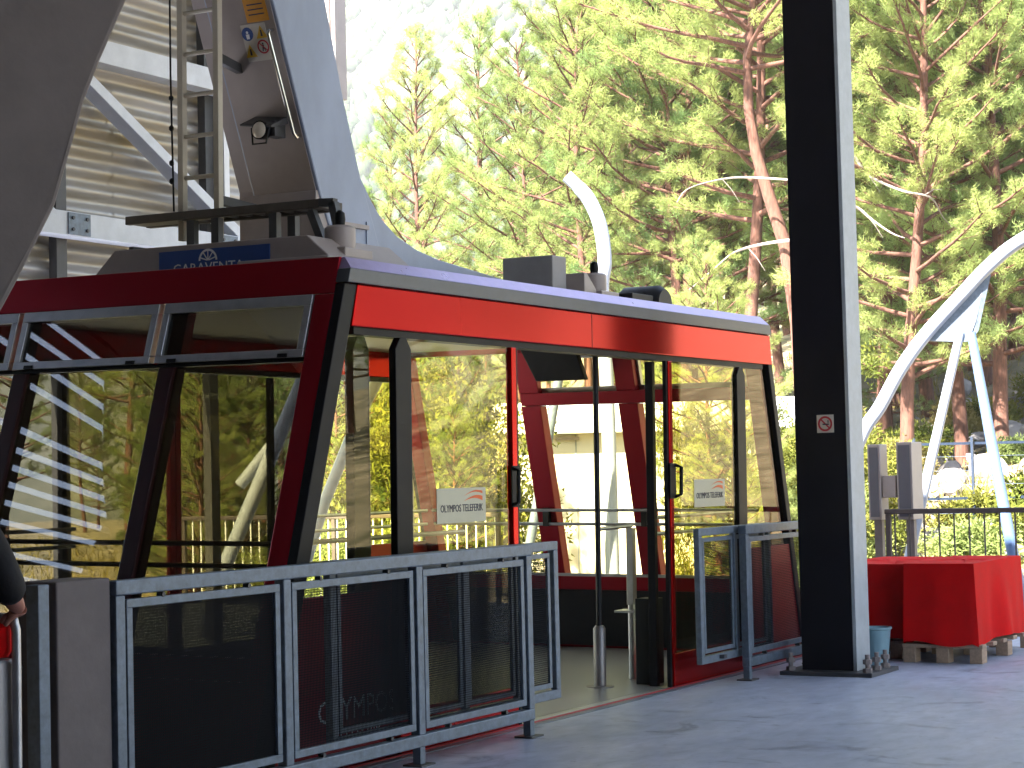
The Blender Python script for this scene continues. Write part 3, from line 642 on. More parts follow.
# ladder
m = MB(); 
for y in (2.135, 1.84): m.box(10.275, 10.325, y-.022, y+.022, 3.1, 6.6)
ld = cc(m, 'ladder', mat('ladder_paint', (.50, .44, .34), .5, var=.12), bevel=.004)
for k in range(13):
    z = 3.24+k*.272; m = MB(); m.cyl((10.3, 1.862, z), (10.3, 2.113, z), .015, 8); m.build('rung', bpy.data.materials['ladder_paint'], ld, OFF, smooth=True)
for z in (4.28, 5.6, 3.35):
    m = MB(); m.bar((10.325, 1.85, z), (10.95-(z-3.43)*.42+.02, 1.90, z-.02), .05, .06); m.build('ladder_bracket', DKSTEEL, ld, OFF, bevel=.004)
m = MB(); m.tube([(10.28, 2.225, 6.6), (10.29, 2.222, 4.2), (10.30, 2.21, 3.3)], .007, 6)
for z in (4.05, 3.85, 3.62, 3.5): m.lathe((10.291, 2.219, z), [(.006, -.02), (.016, -.01), (.016, .01), (.006, .02)], 8)
cc(m, 'safety_line', BLACK)
# service step frame
m = MB(); m.box(10.2, 10.46, .98, 1.05, 3.225, 3.28); m.box(10.2, 10.25, 1.0505, 2.54, 3.225, 3.28); m.box(10.41, 10.46, 1.0505, 2.54, 3.225, 3.28); m.box(10.2505, 10.4095, 2.0, 2.54, 3.23, 3.255)
for q in range(8): m.box(10.2505, 10.4095, 1.1+q*.11, 1.13+q*.11, 3.235, 3.265)
STEPM = mat('weathered_step_steel', (.075, .062, .05), .6, var=.3)
sv = cc(m, 'service_step', STEPM, bevel=.004)
for (x, y) in ((10.23, 1.80), (10.23, 1.34), (10.43, 1.34), (10.23, 2.0)): MB().box(x-.025, x+.025, y-.03, y+.03, 2.985, 3.219).build('step_leg', DKSTEEL, sv, OFF)
m = MB(); m.bar((10.22, 1.05, 3.21), (10.22, .96, 3.0), .05, .05); m.bar((10.22, .98, 3.255), (10.22, .87, 3.25), .05, .05); m.bar((10.22, .885, 3.25), (10.22, .84, 3.06), .05, .05); m.build('step_brace', DKSTEEL, sv, OFF)
# rubber stops and boxes along the roof edge
def stop(x, y, z0, name='roof_stop'):
    m = MB(); m.lathe((x, y, z0), [(.09, 0), (.095, .02), (.095, .13), (.08, .145)], 18); o = cc(m, name, TAUPE, smooth=True)
    m = MB(); m.lathe((x, y, z0+.146), [(.03, 0), (.035, .04), (.03, .08), (.012, .095)], 12); m.build('stop_pin', BLACK, o, OFF, smooth=True)
stop(10.05, .72, 2.93); stop(13.78, .9, 2.93)
cc(MB().box(9.9, 10.2, .58, .86, 2.767, 2.929), 'stop_base', TAUPE, bevel=.008)
cc(MB().box(13.63, 13.93, .76, 1.04, 2.767, 2.929), 'stop_base', TAUPE, bevel=.008)
m = MB(); m.prism([(13.42, .8, 2.767), (13.62, .8, 2.767), (13.62, .8, 2.93), (13.47, .8, 3.05), (13.42, .8, 3.05)], (0, .2, 0)); cc(m, 'stop_cheek', TAUPE, bevel=.006)
m = MB(); m.box(13.1, 13.32, .9, 1.33, 2.767, 3.165); cc(m, 'equipment_box', mat('equipment_grey', (.27, .255, .25), .6, var=.12, bump=.05), bevel=.008)
m = MB(); m.tube([(14.75, .75, 2.88), (14.75, .80, 2.88), (14.75, 1.1, 2.88), (14.75, 1.16, 2.88)], [.13, .165, .165, .12], 22); cc(m, 'roof_drum', BLACKP, smooth=True)
cc(MB().box(14.2, 14.58, .78, 1.0, 2.767, 2.95), 'drum_mount', BLACKP, bevel=.005)

# ------------------------------------------------------------------ covered pallets, bucket
def cover(x0, x1, y0, y1, z0, z1, label, seed, amp=.05):
    rnd = random.Random(seed); m = MB(); per = []
    n = 22
    c = [((x0, y0), (x1, y0)), ((x1, y0), (x1, y1)), ((x1, y1), (x0, y1)), ((x0, y1), (x0, y0))]
    for k, (a, b) in enumerate(c):
        for i in range(n): t = i/n; per.append((a[0]+(b[0]-a[0])*t, a[1]+(b[1]-a[1])*t, k, t))
    ph = [rnd.uniform(0, 6.28) for _ in range(4)]; fr = [9, 5, 8, 6]
    rows = 9; N = len(per); cx, cy = (x0+x1)/2, (y0+y1)/2
    nrm = [(0, -1), (1, 0), (0, 1), (-1, 0)]
    for r in range(rows+1):
        h = r/rows
        for (x, y, k, t) in per:
            am = amp*(1.0 if k == 0 else .25)
            edge = math.sin(math.pi*min(1, max(0, t)))**.5 if 0 < t < 1 else 0
            wv = math.sin(t*fr[k]+ph[k]+h*1.1)*.7+math.sin(t*fr[k]*2.3+ph[k]*2)*.3
            o = am*wv*edge*(h**.8)+.02*h
            zz = z1-(z1-z0)*h - (.02*math.sin(t*6+ph[k]) if r == rows else 0)
            m.v.append((x+nrm[k][0]*o+(x-cx)*.03*h, y+nrm[k][1]*o+(y-cy)*.03*h, zz))
    for r in range(rows):
        for i in range(N): j = (i+1) % N; m.f.append((r*N+i, r*N+j, (r+1)*N+j, (r+1)*N+i))
    # slack top
    G = 8; base = len(m.v)
    for r in (1, 2, 3):
        q = 1-r*.3
        for (x, y, k, t) in per: m.v.append((cx+(x-cx)*q, cy+(y-cy)*q, z1+.012-.018*r*(.6+.4*math.sin(x*9+y*5))))
    for r in range(3):
        a0 = 0 if r == 0 else base+(r-1)*N; b0 = base+r*N
        for i in range(N): j = (i+1) % N; m.f.append((a0+i, b0+i, b0+j, a0+j))
    m.f.append(tuple(base+2*N+i for i in range(N)))
    o = m.build('covered_load', COVER, off=(cx, cy, z0), smooth=True)
    return tag(o, label, 'covered box')
def pallet(x0, x1, y0, y1, label):
    off = ((x0+x1)/2, (y0+y1)/2, 0)
    p = empty('pallet', off, label, 'pallet')
    for q in range(3):
        yy = y0+(y1-y0-.1)*q/2
        for k in range(3):
            xx = x0+(x1-x0-.13)*k/2; MB().box(xx, xx+.13, yy, yy+.1, .0, .115).build('block', WOOD, p, off, bevel=.004)
    for q in range(6):
        xx = x0+(x1-x0-.11)*q/5; MB().box(xx, xx+.11, y0-.005, y1+.005, .1155, .145).build('deck_board', WOOD, p, off, bevel=.004)
    return p
pallet(15.2, 16.75, 4.53, 5.16, 'wooden pallet under the right red covered box')
cover(15.22, 16.55, 4.58, 5.14, .15, .77, 'red fabric covered box on a pallet, the right one with a draped bright side', 3)
pallet(15.45, 16.8, 5.25, 5.85, 'wooden pallet under the left red covered box')
cover(15.42, 16.7, 5.19, 5.82, .15, .755, 'red fabric covered box half hidden behind the column', 5, .02)
bk = (14.98, 5.30, 0)
m = MB(); m.lathe(bk, [(.085, 0), (.115, .27), (.125, .275), (.125, .29), (.112, .29), (.084, .02)], 20)
tag(m.build('bucket', BUCK, off=bk, smooth=True), 'small pale blue plastic bucket at the foot of the column', 'bucket')

# ------------------------------------------------------------------ platform end railings
def bar_railing(label, x, y0, y1, step, bmat, rmat, br=.011):
    off = (x, (y0+y1)/2, 0)
    r = empty('bar_railing', off, label, 'railing')
    MB().box(x-.035, x+.035, y0, y1, 1.06, 1.11).build('handrail', rmat, r, off, bevel=.008)
    MB().box(x-.015, x+.015, y0, y1, .09, .12).build('lower_rail', rmat, r, off)
    y = y0+step/2; first = None
    while y < y1:
        if first is None:
            first = MB().cyl((0, 0, .121), (0, 0, 1.059), br, 8).build('baluster', bmat, r, (0, 0, 0)); first.location = (0, y-off[1], 0)
        else: piece(first, 'baluster', r, (0, y-off[1], 0))
        y += step
    n = max(1, int((y1-y0)/1.6))
    for k in range(n+1):
        yy = y0+.03+(y1-y0-.06)*k/n; MB().box(x-.024, x+.024, yy-.024, yy+.024, 0, 1.059).build('post', rmat, r, off, bevel=.003)
    return r
RAILB = mat('brown_rail_paint', (.06, .045, .045), .5, var=.15)
bar_railing('dark handrail railing with thin balusters behind the red covered boxes', 19.1, 1.2, 6.62, .15, RAILB, RAILB, .009)
bar_railing('dark handrail railing with pale balusters beyond the cabin windows', 20.0, 11.55, 16.2, .13, WHITE, RAILB, .010)

# switch cabinets beyond the right railing
def cabinet(x0, x1, y0, y1, z0, z1, label):
    off = ((x0+x1)/2, (y0+y1)/2, -.9)
    c = empty('switch_cabinet', off, label, 'cabinet')
    MB().box(x0, x1, y0, y1, z0, z1).build('cabinet_body', TAUPE, c, off, bevel=.008)
    MB().box(x0-.006, x0-.001, y0+.02, y1-.02, z0+.03, z1-.03).build('cabinet_door', mat('cabinet_grey', (.10, .095, .11), .5, var=.1), c, off)
    MB().box((x0+x1)/2-.04, (x0+x1)/2+.04, (y0+y1)/2-.04, (y0+y1)/2+.04, -1.4, z0-.001).build('cabinet_post', PATINA, c, off)
    return c
cabinet(19.22, 19.45, 6.70, 6.83, 1.0, 1.755, 'narrow tall grey cabinet just right of the column')
cabinet(19.22, 19.55, 6.37, 6.53, 1.0, 1.77, 'tall grey cabinet left of the leaning tube legs')
MB_ = MB().box(19.24, 19.36, 6.55, 6.69, 1.22, 1.44); tag(MB_.build('junction_box', TAUPE, off=(19.3, 6.62, 1.2), bevel=.006), 'small grey box fixed between the two tall cabinets', 'junction box')

# ------------------------------------------------------------------ white tube arches
def spl(pts, n=6):
    P_ = [Vector(p) for p in pts]; out = []
    for i in range(len(P_)-1):
        p0, p1, p2, p3 = P_[max(i-1, 0)], P_[i], P_[i+1], P_[min(i+2, len(P_)-1)]
        for k in range(n):
            t = k/n; out.append(.5*((2*p1)+(-p0+p2)*t+(2*p0-5*p1+4*p2-p3)*t*t+(-p0+3*p1-3*p2+p3)*t*t*t))
    return out+[P_[-1]]
ta = (21.5, 6.6, -1.2)
ar = empty('tube_arch', ta, 'white curved steel tube arch on two leaning legs right of the column', 'arch')
m = MB(); m.tube(spl([(20.75, 8.1, -.8), (20.88, 7.85, .9), (21.02, 7.55, 1.83), (21.12, 7.34, 2.19), (21.22, 7.13, 2.59), (21.35, 6.88, 2.96), (21.52, 6.52, 3.38), (21.68, 6.22, 3.72), (21.86, 5.88, 4.0), (22.3, 5.0, 4.5), (22.9, 3.9, 4.85)]), .076, 14); m.build('arch_tube', WHITET, ar, ta, smooth=True)
m = MB(); m.prism([(21.36, 6.84, 2.90), (21.66, 6.27, 3.60), (21.60, 6.38, 3.1), (21.57, 6.46, 2.88), (21.53, 6.53, 2.88)], (.05, .05, 0)); m.build('gusset_plate', GALV, ar, ta)
m = MB(); m.prism([(21.66, 6.27, 3.60), (21.70, 6.22, 3.62), (21.63, 6.36, 3.0), (21.59, 6.42, 2.9)], (.06, .1, 0)); m.build('gusset_rib', GALV, ar, ta)
m = MB(); m.tube([(21.54, 6.54, 2.98), (21.37, 7.01, 1.04), (21.19, 7.5, -1.0)], [.048, .058, .058], 12); m.build('arch_leg', WHITET, ar, ta, smooth=True)
m = MB(); m.tube([(21.58, 6.43, 2.98), (21.75, 6.27, 1.6), (21.93, 6.10, .2), (22.08, 5.96, -1.0)], [.048, .062, .065, .065], 12); m.build('arch_leg', mat('shaded_blue_tube', (.11, .18, .34), .35, var=.08), ar, ta, smooth=True)  # blue shade on this leg is put into its colour
tb = (16.8, 10.9, 0)
ar = empty('tube_arch', tb, 'white tube arch and legs seen through the left cabin windows', 'arch')
m = MB(); m.tube([(16.92, 10.84, 0), (16.88, 10.78, 2.0), (16.86, 10.74, 3.0)], .05, 12); m.build('arch_leg', WHITET, ar, tb, smooth=True)
m = MB(); m.tube(spl([(16.1, 12.3, 1.5), (16.4, 11.6, 2.4), (16.52, 11.35, 2.66), (16.62, 11.15, 2.90), (16.85, 10.74, 3.06), (17.3, 10.0, 3.1)]), .06, 12); m.build('arch_tube', WHITET, ar, tb, smooth=True)
m = MB(); m.tube([(16.3, 11.95, .0), (16.48, 11.54, 1.31), (16.63, 11.20, 2.17), (16.82, 10.8, 2.98)], .06, 12); m.build('arch_leg', WHITET, ar, tb, smooth=True)
m = MB(); m.tube([(15.85, 12.7, 0.0), (16.1, 12.12, 1.4), (16.32, 11.65, 2.55)], .075, 12); m.build('arch_leg', WHITET, ar, tb, smooth=True)
x, y = fp(26, 1.24)
cpz = [(0, -1.5), (0, 2.2), (1.20-1.24, 3.83), (1.25-1.24, 4.28), (1.20-1.24, 4.76), (1.07-1.24, 5.09), (.92-1.24, 5.28), (.78-1.24, 5.42)]
m = MB(); m.tube(spl([Vector(fp(26, 1.24+ds_)).to_3d()+Vector((0, 0, z)) for ds_, z in cpz], 5), [.095]*30+[.085]*6, 12)
tag(m.build('curved_pole', WHITET, off=(x, y, -1.5), smooth=True), 'white pole with a hooked tip rising behind the cabin roof', 'pole')
x, y = fp(25, .4)
m = MB(); m.tube([Vector((*fp(25, .70), 3.3)), Vector((*fp(25, .08), .2)), Vector((*fp(25, -.15), -1.4))], .06, 10)
tag(m.build('leaning_tube', GALV, off=(x, y, -1.4), smooth=True), 'grey leaning tube in front of the white hut, seen through the open door', 'tube')

# ------------------------------------------------------------------ white hut behind the cabin
hx, hy = fp(34, 2.3); ho = (hx, hy, -1.2)
hut = empty('white_hut', ho, 'flat roofed white hut seen through the open cabin door', 'hut')
def obx(m, d0, d1, s0, s1, z0, z1):
    q = [(*fp(d0, s0), z0), (*fp(d0, s1), z0), (*fp(d1, s1), z0), (*fp(d1, s0), z0)]
    return m.hexa(q+[(p[0], p[1], z1) for p in q])
obx(MB(), 34, 39, -.1, 4.5, -1.3, 2.2).build('hut_wall', HUTW, hut, ho)
obx(MB(), 33.75, 39.3, -.35, 5.3, 2.205, 2.74).build('hut_fascia', HUTR, hut, ho, bevel=.02)
for s0 in (1.05, 2.6): obx(MB(), 33.985, 33.999, s0, s0+.02, -1.2, 2.19).build('wall_seam', COLLIGHT, hut, ho)
obx(MB(), 33.93, 33.999, .72, 1.12, 2.10, 2.15).build('wall_lamp', TAUPE, hut, ho)
obx(MB(), 33.93, 33.999, .45, .5, -.2, .12).build('tap_pipe', TAUPE, hut, ho)

# blue fence on the hillside
bo = (*fp(31, 8), gh(*fp(31, 8)))
bf = empty('blue_fence', bo, 'blue post and rail fence crossing the rocky slope on the right', 'fence')
for s0 in (6.2, 7.1, 8.0, 8.9):
    x, y = fp(31, s0); z = gh(x, y); MB().box(x-.02, x+.02, y-.02, y+.02, z-.2, 1.95).build('fence_post', FENCEB, bf, bo)
for z in (1.85, 1.0):
    a, b = fp(31.04, 6.1), fp(31.04, 9.2); MB().bar((*a, z), (*b, z), .03, .04).build('fence_rail', FENCEB, bf, bo)
m = MB()
for k in range(6):
    z = .55+k*.22; m.tube([(*fp(31.03, 6.1), z), (*fp(31.03, 9.2), z)], .004, 4)
m.build('fence_wire', GALV, bf, bo)

# ------------------------------------------------------------------ rocks, shrubs, grass
def rockmesh(seed):
    rnd = random.Random(seed); bm = bmesh.new(); bmesh.ops.create_icosphere(bm, subdivisions=2, radius=.5)
    pl = [(nz((rnd.gauss(0, 1), rnd.gauss(0, 1), rnd.gauss(0, .8))), rnd.uniform(.28, .45)) for _ in range(9)]
    for v in bm.verts:
        for n_, d in pl:
            k = v.co.dot(n_)-d
            if k > 0: v.co -= n_*k
        v.co += Vector((rnd.gauss(0, .012), rnd.gauss(0, .012), rnd.gauss(0, .012))); v.co.z *= .75
    me = bpy.data.meshes.new('boulder'); bm.to_mesh(me); bm.free(); me.materials.append(ROCK); return me
RM = [rockmesh(i) for i in range(6)]
rnd = random.Random(11)
def on_ground(d, s): x, y = fp(d, s); return Vector((x, y, gh(x, y)))
spots = []
for k in range(60):
    d = rnd.uniform(25, 42); px = rnd.uniform(860, 1040); spots.append((d, (px-512)/2000*d, rnd.uniform(.25, .75)*(1 if rnd.random() < .8 else 1.3)))
for k in range(14):
    d = rnd.uniform(27, 36); px = rnd.uniform(785, 860); spots.append((d, (px-512)/2000*d, rnd.uniform(.3, .8)))
for k in range(16):
    d = rnd.uniform(22.5, 25.5); px = rnd.uniform(860, 1045); spots.append((d, (px-512)/2000*d, rnd.uniform(.9, 1.7)))
for k in range(18):
    d = rnd.uniform(36, 47); px = rnd.uniform(860, 1045); spots.append((d, (px-512)/2000*d, rnd.uniform(.6, 1.2)))
for i, (d, s0, sz) in enumerate(spots):
    o = bpy.data.objects.new('boulder', RM[i % 6]); COL.objects.link(o); o.location = on_ground(d, s0)+Vector((0, 0, .12*sz)); o.rotation_euler = (rnd.uniform(-.3, .3), rnd.uniform(-.3, .3), rnd.uniform(0, 6)); o.scale = (sz*rnd.uniform(.8, 1.4), sz, sz*rnd.uniform(.7, 1.1))
    tag(o, 'pale grey boulder on the sunlit slope beyond the right railing', 'boulder', 'boulders on the sunlit slope')
def arr_mesh(name, V, F, mt):
    me = bpy.data.meshes.new(name); nv, nf = len(V), len(F)
    me.vertices.add(nv); me.vertices.foreach_set('co', np.asarray(V, dtype=np.float32).ravel())
    k = F.shape[1]; me.loops.add(nf*k); me.loops.foreach_set('vertex_index', F.astype(np.int32).ravel())
    me.polygons.add(nf); me.polygons.foreach_set('loop_start', np.arange(0, nf*k, k, dtype=np.int32)); me.polygons.foreach_set('loop_total', np.full(nf, k, dtype=np.int32))
    me.update(calc_edges=True); me.materials.append(mt); return me
def blades(P, D, L, Wd, rng):     # thin leaf triangles rooted at P, along D
    n = len(P); r = rng.normal(size=(n, 3)); sd_ = np.cross(D, r); sd_ /= np.linalg.norm(sd_, axis=1)[:, None]+1e-9
    a = P-sd_*Wd[:, None]/2; b = P+sd_*Wd[:, None]/2; c = P+D*L[:, None]
    V = np.stack([a, b, c], 1).reshape(-1, 3); F = np.arange(3*n).reshape(-1, 3); return V, F
def unit(a): return a/(np.linalg.norm(a, axis=1)[:, None]+1e-9)
def shrubmesh(seed, mt, n=5200):
    rng = np.random.default_rng(seed); c = rng.normal(size=(14, 3))*[.28, .28, .18]+[0, 0, .38]; c[:, 2] = np.abs(c[:, 2])
    k = rng.integers(0, 14, n); P = c[k]+unit(rng.normal(size=(n, 3)))*rng.uniform(.03, .26, n)[:, None]; P[:, 2] = np.abs(P[:, 2])
    D = unit(P-c[k]+rng.normal(size=(n, 3))*.12+[0, 0, .05]); V, F = blades(P, D, rng.uniform(.05, .12, n), rng.uniform(.02, .05, n), rng)
    return arr_mesh('shrub', V, F, mt)
def bushmesh(seed, mt, n=15000):
    rng = np.random.default_rng(seed); c = rng.normal(size=(40, 3))*[.24, .24, .26]+[0, 0, .45]; c[:, 2] = np.abs(c[:, 2])
    k = rng.integers(0, 40, n); P = c[k]+unit(rng.normal(size=(n, 3)))*rng.uniform(.02, .17, n)[:, None]; P[:, 2] = np.abs(P[:, 2])
    D = unit(P-c[k]+rng.normal(size=(n, 3))*.1+[0, 0, .03]); V, F = blades(P, D, rng.uniform(.018, .045, n), rng.uniform(.008, .02, n), rng)
    return arr_mesh('bush', V, F, mt)
BM_ = [bushmesh(60+i, SHRUBM if i != 1 else NEEDLE) for i in range(3)]
SM = [shrubmesh(i, SHRUBM) for i in range(3)]+[shrubmesh(7, NEEDLE), shrubmesh(8, GRASSM)]
for i in range(46):
    if 12 <= i < 26: continue
    if i < 26: d = rnd.uniform(27, 44); px = rnd.uniform(850, 1060); lb = 'low yellow green shrub among the boulders on the right slope'; gp = 'shrubs among the boulders'
    elif i < 34: d = rnd.uniform(26, 33); px = rnd.uniform(700, 860); lb = 'bright yellow green bush behind the right cabin door glass'; gp = 'bushes behind the right door'
    else: d = rnd.uniform(24, 32); px = rnd.uniform(300, 500); lb = 'bright yellow green bush beyond the pale baluster railing'; gp = 'bushes beyond the far platform'
    sz = rnd.uniform(.7, 1.5)*(1.0 if i < 26 else 1.6)
    o = bpy.data.objects.new('shrub', SM[rnd.randrange(5)] if i < 26 else BM_[rnd.randrange(3)]); COL.objects.link(o); o.location = on_ground(d, (px-512)/2000*d); o.rotation_euler.z = rnd.uniform(0, 6); o.scale = (sz, sz, sz*rnd.uniform(.7, 1.1))
    tag(o, lb, 'shrub', gp)
for k, (d, px, sz, lb) in enumerate([(29.5, 686, 3.0, 'tall yellow green bush hiding the hut behind the right door glass, left one'), (30.5, 718, 2.8, 'tall yellow green bush hiding the hut behind the right door glass, right one'), (28, 455, 3.0, 'large yellow bush behind the left door glass'), (29, 415, 3.4, 'large yellow bush behind the white upright tube')]):
    o = bpy.data.objects.new('shrub', BM_[k % 3]); COL.objects.link(o); o.location = on_ground(d, (px-512)/2000*d); o.rotation_euler.z = k*1.3; o.scale = ((.95, .95) if k < 2 else (sz*.8, sz*.8))+(sz*1.15,); tag(o, lb, 'shrub')
rng = np.random.default_rng(4); n = 26000
dv = rng.uniform(24, 60, n); pv = rng.uniform(-150, 1150, n); P = np.array([on_ground(a, (b-512)/2000*a) for a, b in zip(dv, pv)])
D = unit(rng.normal(size=(n, 3))*[.5, .5, .2]+[0, 0, 1]); V, F = blades(P, D, rng.uniform(.08, .32, n), rng.uniform(.02, .06, n), rng)
o = bpy.data.objects.new('dry_grass', arr_mesh('dry_grass', V, F, GRASSM)); COL.objects.link(o); tag(o, 'dry yellow grass and litter on the sunlit hillside', 'grass', kind='stuff')
m = MB(); rnd2 = random.Random(5)
for k in range(1500):
    d = rnd2.uniform(24, 46); px = rnd2.uniform(780, 1060); p = on_ground(d, (px-512)/2000*d); r = rnd2.uniform(.04, .14)
    a = [p+Vector((rnd2.uniform(-1, 1), rnd2.uniform(-1, 1), rnd2.uniform(-.4, .7)))*r for _ in range(4)]; m.add(a, [(0, 1, 2), (0, 2, 3), (0, 3, 1), (1, 3, 2)])
tag(m.build('rubble', ROCK), 'small loose stones on the slope beyond the right railing', 'rubble', kind='stuff')

# far wood on the mountain: too many and too pale to count
rng = np.random.default_rng(9); n = 5200
ico = bmesh.new(); bmesh.ops.create_icosphere(ico, subdivisions=1, radius=1); IV = np.array([tuple(v.co) for v in ico.verts]); IF = np.array([[v.index for v in f.verts] for f in ico.faces]); ico.free()
dv = rng.uniform(380, 900, n); sv_ = rng.uniform(-.17, .30, n)*dv; VV, FF = [], []
for a, b in zip(dv, sv_):
    r_ = rng.uniform(1.6, 3.6); v = IV*rng.uniform(.55, 1.2, (len(IV), 1)); v = v*[r_, r_, r_*rng.uniform(1.1, 1.8)]; x, y = fp(a, b)
    FF.append(IF+len(VV)*len(IV)); VV.append(v+[x, y, mh(a, b)+r_*.9])
o = bpy.data.objects.new('far_wood', arr_mesh('far_wood', np.concatenate(VV), np.concatenate(FF), leafmat('far_wood_leaves', (.04, .06, .035), (.09, .11, .05), .2, .1))); COL.objects.link(o)
tag(o, 'pale hazy wood on the mountainside behind the pines', 'wood', kind='stuff')
# ------------------------------------------------------------------ pines
def pine(seed, H=15.0, base=.22, spread=3.2, path=None, dense=1.0, mt=None):
    rng = np.random.default_rng(seed); rr = random.Random(seed)
    if path is None:
        lean = rr.uniform(-.05, .05), rr.uniform(-.05, .05); w1 = rr.uniform(0, 6)
        path = [Vector((lean[0]*z+.18*math.sin(z*.35+w1)*min(1, z/3), lean[1]*z+.18*math.cos(z*.3+w1)*min(1, z/3), z)) for z in np.linspace(-.4, H, 14)]
    tr = MB(); n = len(path); r0 = .0098*H
    tr.tube(path, [r0*(1-.93*(i/(n-1))**.9)+.012 for i in range(n)], 9, caps=False)
    def at(t):
        f = t*(n-1); i = min(n-2, int(f)); return path[i].lerp(path[i+1], f-i)
    TP, TD = [], []
    z = base; az_ = rr.uniform(0, 6)
    while z < .985:
        az_ += 2.4+rr.uniform(-.4, .4); u = (z-base)/(1-base)
        Lm = spread*(1.15*(1-u)**.75*(.45+.55*min(1, u/.25))+.16)*rr.uniform(.6, 1.15)
        p = at(z); d = Vector((math.cos(az_), math.sin(az_), .12+.75*u+rr.uniform(-.15, .2))).normalized()
        pts = [p]; k = 5
        for i in range(k):
            d = (d+Vector((rr.gauss(0, .12), rr.gauss(0, .12), .05+rr.gauss(0, .06)))).normalized(); pts.append(pts[-1]+d*Lm/k)
        tr.tube(pts, [.05*(1-u*.7)*(1-.85*i/k)+.008 for i in range(k+1)], 5, caps=False)
        ns = max(3, int(Lm*4.0*dense))
        for j in range(ns):
            t = .22+.78*(j+rr.random())/ns; f = t*k; i = min(k-1, int(f)); q = pts[i].lerp(pts[i+1], f-i)
            dirm = (pts[min(i+1, k)]-pts[i]).normalized(); sdv = dirm.cross(Vector((0, 0, 1)))*rr.choice((-1, 1)); sl = rr.uniform(.25, .8)*(1.15-.6*t)*min(1.2, .5+Lm/3)
            sv = (dirm*.7+sdv*rr.uniform(.3, 1.1)+Vector((0, 0, rr.uniform(-.1, .55)))).normalized(); e_ = q+sv*sl
            tr.tube([q, e_], [.014, .006], 3, caps=False)
            for g in range(max(2, int(sl*5.5))):
                tt = .3+.7*(g+rr.random())/max(2, int(sl*5.5)); TP.append(q.lerp(e_, min(1, tt))+Vector((rr.gauss(0, .05), rr.gauss(0, .05), rr.gauss(0, .05)))); TD.append((sv+Vector((0, 0, .45))).normalized())
        for g in range(4): TP.append(pts[-1]+Vector((rr.gauss(0, .1), rr.gauss(0, .1), rr.gauss(0, .1)))); TD.append(d)
        z += rr.uniform(.006, .012)/dense
    TP = np.array([tuple(p) for p in TP]); TD = np.array([tuple(p) for p in TD]); nb = 54
    P = np.repeat(TP, nb, 0)+rng.normal(size=(len(TP)*nb, 3))*.055; D = unit(np.repeat(TD, nb, 0)*.75+unit(rng.normal(size=(len(P), 3)))*1.0)
    V, F = blades(P, D, rng.uniform(.08, .17, len(P)), rng.uniform(.008, .015, len(P)), rng)
    crown = arr_mesh('pine_crown', V, F, mt or NEEDLE)
    me = bpy.data.meshes.new('pine_trunk'); me.from_pydata(tr.v, [], tr.f); me.materials.append(BARK)
    for p in me.polygons: p.use_smooth = True
    return me, crown
PV = [pine(20+i, 15, (.18, .3, .24, .36, .15)[i], (3.0, 3.5, 2.7, 3.3, 3.1)[i], mt=(NEEDLE, NEEDLE, NEEDLE2, NEEDLE, NEEDLE2)[i]) for i in range(5)]
def plant(v, loc, sc, rz, label, group=None, name='pine_tree'):
    t = empty(name, loc, label, 'tree', group, rot=(0, 0, rz)); t.scale = (sc, sc, sc)
    a = bpy.data.objects.new('trunk', v[0]); COL.objects.link(a); a.parent = t
    b = bpy.data.objects.new('crown', v[1]); COL.objects.link(b); b.parent = t
    return t
# the pine with a bent red trunk left of the column
d = 38; g0 = on_ground(d, (806-512)/2000*d)
bp_ = [(806, None), (800, 330), (790, 250), (775, 200), (763, 155), (757, 112), (757, 60), (764, 10), (770, -50), (768, -120), (772, -190), (770, -250)]
path = []
for px, py in bp_:
    if py is None: path.append(Vector((0, 0, -.4))); continue
    q = Vector((*fp(d, (px-512)/2000*d), EYE+(472-py)/2000*d)); path.append(q-g0)
plant(pine(91, 16, .52, 3.6, path), g0, 1, 0, 'tall pine with a bent reddish trunk just left of the dark column')
feat = [(50, 531, 3, .78, 'slender pine with a straight red trunk right of the hanger'), (46, 580, 1, .86, 'pine with a stout red trunk above the grey roof box'), (45, 692, 4, 1.05, 'dense pine standing left of the bent pine'),
        (41, 742, 3, 1.15, 'pine whose trunk foot shows left of the tube legs'), (45, 928, 4, 1.15, 'pine rising behind the gusset of the tube arch'), (47, 985, 0, 1.15, 'tall red trunked pine at the right edge, left of its pair'), (49, 1016, 4, 1.15, 'tall red trunked pine at the right edge, right of its pair'), (42, 880, 4, 1.1, 'deep green pine directly right of the column'),
        (40, 960, 0, 1.0, 'full crowned pale pine reaching above the tube arch'), (41, 1040, 4, 1.0, 'full crowned pine cut by the right picture edge'), (37.5, 905, 0, .95, 'full low crowned pine filling the gap between column and tube arch'), (39, 1000, 4, 1.05, 'dense low crowned pine above the splayed tube legs'), (58, 440, 0, .93, 'pale green pine with its top against the white sky, right of the hanger'), (62, 385, 4, .86, 'small pine closest to the hanger gusset'), (66, 478, 2, 1.06, 'pine between the hanger and the hooked white pole')]
for k, (d, px, vi, sc, lb) in enumerate(feat):
    plant(PV[vi], on_ground(d, (px-512)/2000*d)-Vector((0, 0, .1)), sc, k*1.7, lb)
rnd = random.Random(23); cnt = 0
